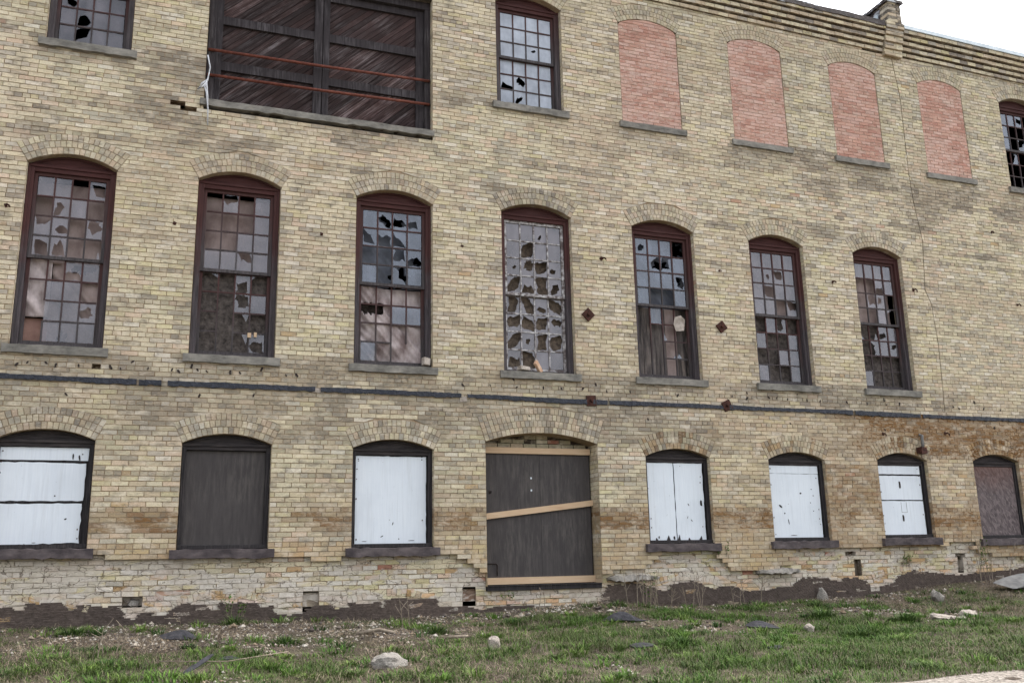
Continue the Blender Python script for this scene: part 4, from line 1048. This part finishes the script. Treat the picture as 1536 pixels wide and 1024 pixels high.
# countable debris
p = gpt(-.99, -4.15); rock('concrete_chunk', p[0], p[1], p[2]+.02, .2, .15, .12, M['concrete'], 'large pale grey concrete chunk lying in the foreground left of centre', 'concrete chunk', 3)
p = gpt(.32, -3.45); rock('stone', p[0], p[1], p[2]+.04, .085, .06, .1, M['pale'], 'small upright pale stone right of the large concrete chunk', 'stone', 5)
p = gpt(7.03, -3.0); rock('stone', p[0], p[1], p[2]+.0, .22, .14, .1, M['pale'], 'broad layered pale stone among the grass on the right', 'stone', 8, (.1, .1, 0))
p = gpt(7.65, -2.85); rock('stone', p[0], p[1], p[2]+.005, .16, .12, .1, M['pale'], 'rounded pale stone just right of the broad layered stone', 'stone', 9)
p = gpt(4.6, -3.3); rock('stone', p[0], p[1], p[2]+.04, .085, .07, .065, M['pale'], 'whitish stone beside the black felt scrap right of the doorway', 'stone', 12)
p = gpt(8.7, -1.2); rock('stone', p[0], p[1], p[2]+.08, .11, .09, .13, M['concrete'], 'upright grey stone left of the tilted concrete slab', 'stone', 14)
p = gpt(7.5, -.12); rock('concrete_chunk', 7.4, .0, p[2]+.06, .1, .08, .16, M['concrete'], 'upright broken concrete block leaning at the wall foot between white windows', 'concrete chunk', 15, (.1, -.25, 0))
def ledge(x0, x1, z, y0, label):
    m = MB(); n = int((x1-x0)/.05); prev = None
    for i in range(n+1):
        x = x0+(x1-x0)*i/n; t = min(1, 4*i/n, 4*(n-i)/n)*.6+.4; j = lambda: U(-.018, .018)
        q = [(x, y0+(1-t)*.06+j(), z-.03*t+j()), (x, y0+.02+j(), z+.045*t+j()), (x, .11, z+.05*t+j()), (x, .11, z-.05*t+j())]
        if prev:
            for k_ in range(4): m.face([prev[k_], q[k_], q[(k_+1) % 4], prev[(k_+1) % 4]])
        else: m.face(q[::-1])
        prev = q
    m.face(prev); return tag(m.build('concrete_ledge', M['concrete'], None), label, 'concrete ledge')
ledge(6.15, 6.95, .2, -.08, 'grey concrete ledge projecting from the wall between the two white windows')
ledge(3.42, 4.3, .15, -.07, 'grey concrete ledge at the wall foot right of the doorway')
rock('stone', -3.45, .2, .0, .11, .1, .075, M['concrete'], 'grey stone stuck in the hole under the leftmost windows', 'stone', 19)
# tilted slab
m = MB(); m.prism([(-.42, -.015), (-.15, -.035), (.5, -.045), (.58, .02), (.25, .04), (-.12, .03)], -.22, .22)
sl = m.build('concrete_slab', M['slab'], None); p = gpt(10.75, -.95); sl.location = (p[0], p[1], p[2]+.14); sl.rotation_euler = (R(14), R(-7), R(6)); bevel(sl, .02)
tag(sl, 'flat grey concrete slab tilted on the rubble at the right', 'concrete slab')
def felt(x, y, w, d, hgt, seed, label, rz=0, tilt=0):
    r = np.random.default_rng(seed); n = 12; ring = [(math.cos(t)*r.uniform(.65, 1)*w, math.sin(t)*r.uniform(.6, 1)*d) for t in np.linspace(0, 2*math.pi, n, False)]
    m = MB(); c, s = math.cos(rz), math.sin(rz)
    def P(u, v, k): 
        X, Y = x+u*c-v*s, y+u*s+v*c
        return (X, Y, float(gz(X, Y))+.015+hgt*k*(1+.6*math.sin(u*9+seed))+tilt*(u+w)/w*.5)
    rings = [[P(u*f, v*f, k) for u, v in ring] for f, k in ((1, .1), (.75, .55), (.45, .9), (.15, 1))]
    base = len(m.v); m.v += sum(rings, [])
    for a in range(3):
        for i in range(n): m.f.append((base+a*n+i, base+a*n+(i+1) % n, base+(a+1)*n+(i+1) % n, base+(a+1)*n+i)); m.c.append((1, 1, 1))
    m.f.append(tuple(base+3*n+i for i in range(n))); m.c.append((1, 1, 1))
    o = m.build('felt_scrap', M['felt'], None); q = o.modifiers.new('thickness', 'SOLIDIFY'); q.thickness = .008; return tag(o, label, 'roofing felt')
felt(-2.9, -1.62, .27, .24, .05, 1, 'domed black felt scrap under the dark plywood window')
felt(2.66, -1.95, .38, .17, .07, 2, 'long black felt scrap in front of the boarded doorway', -.25)
felt(4.15, -3.0, .36, .2, .05, 3, 'flat black felt scrap beside the whitish stone')
felt(1.85, -4.0, .16, .12, .03, 4, 'small black felt scrap in the grass below the doorway')
felt(-2.78, -4.08, .2, .06, .04, 5, 'narrow black felt strip standing up in the left foreground', .7, .16)
felt(3.15, -4.6, .13, .08, .02, 6, 'tiny black felt scrap in the right foreground grass')
felt(-2.45, -3.3, .13, .1, .02, 7, 'little black felt scrap left of the large concrete chunk')
# sticks
def stick(pts, r, name, label, cat, r1=None):
    m = MB(); m.tube(pts, r, 6, r1=r1); return tag(m.build(name, M['stem'], None, True), label, cat)
stick([gpt(-.86, -1.75, .03), gpt(-.6, -1.85, .05), gpt(-.42, -1.95, .02)], .022, 'stick', 'short pale stick on the gravel below the left white window', 'stick')
stick([gpt(.05, -2.5, .02), gpt(.3, -2.6, .04)], .02, 'stick', 'stubby pale stick left of the small upright stone', 'stick')
stick([gpt(-3.1, -3.5, .05), gpt(-2.5, -3.8, .06), gpt(-1.9, -3.6, .1)], .006, 'stick', 'thin bent twig in the left foreground', 'twig')

# standing dead stems by the wall
def stems(x, y, n, h, label, spread_=.12, seed=0):
    r = random.Random(seed); m = MB()
    for i in range(n):
        a = x+r.uniform(-spread_, spread_); b = y+r.uniform(-.08, .08); hh = h*r.uniform(.6, 1); lx, ly = r.uniform(-.25, .25), r.uniform(-.15, .1)
        z0 = float(gz(a, b))-.02
        m.tube([(a, b, z0), (a+lx*hh*.4, b+ly*hh*.4, z0+hh*.5), (a+lx*hh, b+ly*hh, z0+hh)], .006, 5, r1=.003)
        for q in range(3):
            t = r.uniform(.4, .9); p0 = Vector((a+lx*hh*t, b+ly*hh*t, z0+hh*t)); m.tube([p0, p0+Vector((r.uniform(-.12, .12), r.uniform(-.05, .05), r.uniform(.05, .13)))], .003, 4)
    return tag(m.build('dead_stems', M['stem'], None), label, 'dead weed')
stems(3.75, -.45, 9, .62, 'tall bare dead stems by the wall right of the doorway', .3, 1)
stems(4.5, -.4, 7, .5, 'bare dead stems under the two upright white boards', .35, 2)
stems(5.7, -.35, 5, .45, 'sparse dead stems at the dark wall foot before the concrete ledge', .3, 3)
stems(-.1, -1.2, 2, .6, 'thin dead stem pair before the single white board', .1, 4)
stems(-3.55, -2.9, 4, .32, 'forked dead stems in the left foreground', .25, 5)
stems(2.0, -.6, 2, .4, 'thin dead stems in front of the doorway', .2, 6)
stems(10.9, -.3, 6, .9, 'tall thin stems at the wall below the strand board window', .4, 7)

def tuft(x, y, rad, h, nb, label, seed, tone=0):
    r = np.random.default_rng(seed); n = nb; a = r.uniform(0, 2*np.pi, n); q = rad*.75*r.random(n)**.7; X, Y = x+q*np.cos(a), y+q*np.sin(a)
    base = np.array([lin(58, 84, 36), lin(72, 100, 42), lin(48, 70, 32), lin(92, 112, 54)])
    v, c = blades(X, Y, gz(X, Y)-.005, h*.8*r.uniform(.3, 1, n)*(1.1-.6*q/rad/.55*.8), r.uniform(.005, .013, n), 1.5, base[r.integers(0, 4, n)]*r.uniform(.8, 1.15, (n, 1)), a+r.uniform(-.7, .7, n))
    return tag(soup('grass_tuft', v, 0, 4, c, M['grass']), label, 'grass tuft')
for i, a in enumerate(((5.75, -2.1, .28, .24, 420, 'dark bushy grass tuft left of the lower right pair of tufts'), (6.43, -2.95, .28, .25, 420, 'dark grass tuft between the broad layered stone and its neighbour tuft'), (4.9, -3.9, .34, .2, 480, 'wide dark grass tuft near the whitish stone'),
    (6.6, -.9, .22, .22, 260, 'green grass tuft at the dark wall foot under the concrete ledge'), (-4.05, -.9, .3, .22, 380, 'dark grass tuft below the leftmost white boards'), (-1.75, -2.2, .26, .2, 320, 'grass tuft right of the domed black felt scrap'),
    (.1, -1.9, .24, .24, 320, 'grass tuft below the single white board'), (1.3, -1.4, .26, .2, 320, 'grass tuft in front of the left edge of the doorway'), (2.35, -4.0, .36, .17, 420, 'low wide grass tuft in front of the doorway felt scrap'),
    (-2.2, -.4, .25, .28, 260, 'leafy green tuft at the wall foot under the dark plywood window'), (8.9, -2.9, .26, .18, 300, 'grass tuft at the far right of the rounded stone'), (-3.6, -3.4, .4, .16, 500, 'spreading grass tuft at the bottom left corner'), (3.3, -.5, .2, .2, 220, 'green tuft at the corner of the dark wall foot by the doorway'))):
    tuft(*a, 100+i)
def weed(x, y, z, n, h, leafn, label, seed, size=.035):
    r = random.Random(seed); root = bpy.data.objects.new('weed', None); root.location = (x, y, z); COL.objects.link(root); tag(root, label, 'weed')
    s = MB(); l = MB()
    for i in range(n):
        a = r.uniform(-.14, .14); lx, ly = r.uniform(-.3, .3), r.uniform(-.35, .0); hh = h*r.uniform(.5, 1)
        pts = [(a+lx*hh*t*t, ly*hh*t, hh*t) for t in (0, .3, .6, 1)]; s.tube(pts, .004, 4, r1=.002)
        for q in range(leafn):
            t = r.uniform(.2, 1); c = Vector((a+lx*hh*t*t, ly*hh*t, hh*t)); d = Vector((r.uniform(-1, 1), r.uniform(-1, .3), r.uniform(-.2, .8))).normalized(); w = d.cross(Vector((r.uniform(-1, 1), r.uniform(-1, 1), 1))).normalized(); L = size*r.uniform(.7, 1.5)
            col = tuple(v*r.uniform(.8, 1.2) for v in r.choice((lin(84, 112, 46), lin(104, 130, 58), lin(70, 94, 42))))
            l.face([c, c+d*L*.5+w*L*.28, c+d*L, c+d*L*.5-w*L*.28], col)
    s.build('stem', M['stem'], root); l.build('leaves', M['leaf'], root)
weed(10.9, -.1, .02, 8, .75, 14, 'green leafy weed climbing below the strand board window', 1)
weed(11.9, -.15, .1, 6, .4, 14, 'low leafy weed at the far right wall foot', 2)
weed(9.3, .06, .22, 7, .25, 10, 'small green weed rooted in the bare brick under the three stacked boards', 3)
weed(5.5, .0, .45, 5, .3, 9, 'weed growing from the broken brick right of the two upright boards', 4)
weed(3.95, -.3, -.2, 6, .45, 12, 'green weed against the dark wall foot right of the doorway', 5)
weed(-2.15, -.15, -.2, 6, .3, 14, 'leafy weed at the wall foot below the dark plywood window', 6)
weed(1.75, .0, -.12, 4, .18, 8, 'tiny weed on the brick step under the doorway', 7)

# things lying on sills and hanging from the loading door
def chunk(x, y, z, s, mat, label, rot, seed, cat='brick piece'):
    m = MB(); m.box(-s[0], s[0], -s[1], s[1], -s[2], s[2], j=.012); o = m.build('brick_piece' if cat != 'mortar lump' else 'mortar_lump', mat, None); o.location = (x, y, z); o.rotation_euler = rot; bevel(o, .01); return tag(o, label, cat)
pinkm = m_simple('pink_brick', lin(190, 150, 122), lin(214, 190, 166), 14, .95, .6)
chunk(2.36, .06, 3.47, (.035, .03, .11), pinkm, 'broken pinkish brick leaning on the sill of the window with many holed panes', (.2, R(-48), .3), 1)
chunk(2.1, .03, 3.42, (.09, .05, .03), M['pale'], 'crumbled pale mortar lump left of the pinkish brick on the sill', (0, R(6), .2), 2, 'mortar lump')
chunk(.50, .05, 3.45, (.055, .05, .06), M['pale'], 'small cream brick end on the sill left of the doorway anchor plates', (0, .1, .2), 3)
m = MB(); m.tube([(-2.93, -.02, 8.0), (-2.885, -.04, 7.795), (-2.91, -.045, 7.6), (-2.95, -.07, 7.45), (-2.92, -.07, 7.36), (-2.885, -.07, 7.1), (-2.875, -.02, 6.86)], .011, 6)
m.tube([(-2.91, -.05, 7.58), (-2.99, -.06, 7.5), (-3.04, -.06, 7.4), (-2.98, -.065, 7.45), (-2.93, -.06, 7.52)], .014, 6); m.tube([(-2.93, -.06, 7.55), (-2.9, -.065, 7.3), (-2.89, -.065, 7.15)], .013, 6)
tag(m.build('rope', M['rope'], None, True), 'frayed white rope dangling at the left jamb of the loading door', 'rope')

cats = {}
for o in bpy.data.objects:
    if 'category' in o: cats.setdefault(o['category'], []).append(o)
GR = {'stone': 'loose stones on the ground', 'roofing felt': 'scraps of roofing felt on the ground', 'grass tuft': 'grass tufts among the rubble', 'weed': 'green weeds along the wall foot', 'dead weed': 'bare dead stems', 'cloth': 'cloths hanging behind the windows',
      'plastic sheet': 'plastic sheets behind the windows', 'twig': 'thin twigs on the ground', 'stick': 'pale sticks on the ground', 'brick piece': 'brick pieces lying on window sills', 'concrete ledge': 'concrete ledges at the wall foot', 'concrete chunk': 'broken concrete chunks'}
for c, os_ in cats.items():
    if len(os_) > 1 and c in GR:
        for o in os_: o['group'] = GR[c]
# ------------------------------------------------------------------ light, sky, camera
w = bpy.data.worlds.new('World'); S.world = w; w.use_nodes = True; nt = w.node_tree; nt.nodes.clear()
sky = nt.nodes.new('ShaderNodeTexSky'); sky.sky_type = 'NISHITA'; sky.sun_disc = False; sky.sun_elevation = R(57); sky.sun_rotation = R(75); sky.air_density = 1; sky.dust_density = 4; sky.ozone_density = 1
hs = nt.nodes.new('ShaderNodeHueSaturation'); hs.inputs['Saturation'].default_value = .26
bg = nt.nodes.new('ShaderNodeBackground'); bg.inputs['Strength'].default_value = .15; ou = nt.nodes.new('ShaderNodeOutputWorld')
nt.links.new(sky.outputs[0], hs.inputs['Color']); nt.links.new(hs.outputs[0], bg.inputs[0]); nt.links.new(bg.outputs[0], ou.inputs[0])
sl = bpy.data.lights.new('sun', 'SUN'); sl.energy = .6; sl.angle = R(35); sl.color = (1, .96, .9); so = bpy.data.objects.new('sun', sl); COL.objects.link(so)
az, el = R(75), R(57)      # sun veiled by cloud, behind and right of the building
dirv = Vector((math.sin(az)*math.cos(el), math.cos(az)*math.cos(el), math.sin(el))); so.rotation_euler = dirv.to_track_quat('Z', 'Y').to_euler(); so.location = (-5, -20, 25)
cd = bpy.data.cameras.new('camera'); cam = bpy.data.objects.new('camera', cd); COL.objects.link(cam); S.camera = cam
yaw, pit, rol = .356448, .2333, -.0214279
fw = Vector((math.sin(yaw)*math.cos(pit), math.cos(yaw)*math.cos(pit), math.sin(pit))); r0 = Vector((math.cos(yaw), -math.sin(yaw), 0)); u0 = r0.cross(fw)
rr = math.cos(rol)*r0+math.sin(rol)*u0; uu = -math.sin(rol)*r0+math.cos(rol)*u0
mt = Matrix((rr, uu, -fw)).transposed().to_4x4(); mt.translation = Vector((-3.190846, -13.6664, .383453)); cam.matrix_world = mt
cd.sensor_width = 36; cd.lens = 1414.12*36/1536; cd.clip_end = 2000; cd.clip_start = .1
vs = S.view_settings; vs.view_transform = 'Standard'; vs.look = 'None'; vs.exposure = 1.66; vs.gamma = 1
S.cycles.max_bounces = 6; S.cycles.transparent_max_bounces = 8
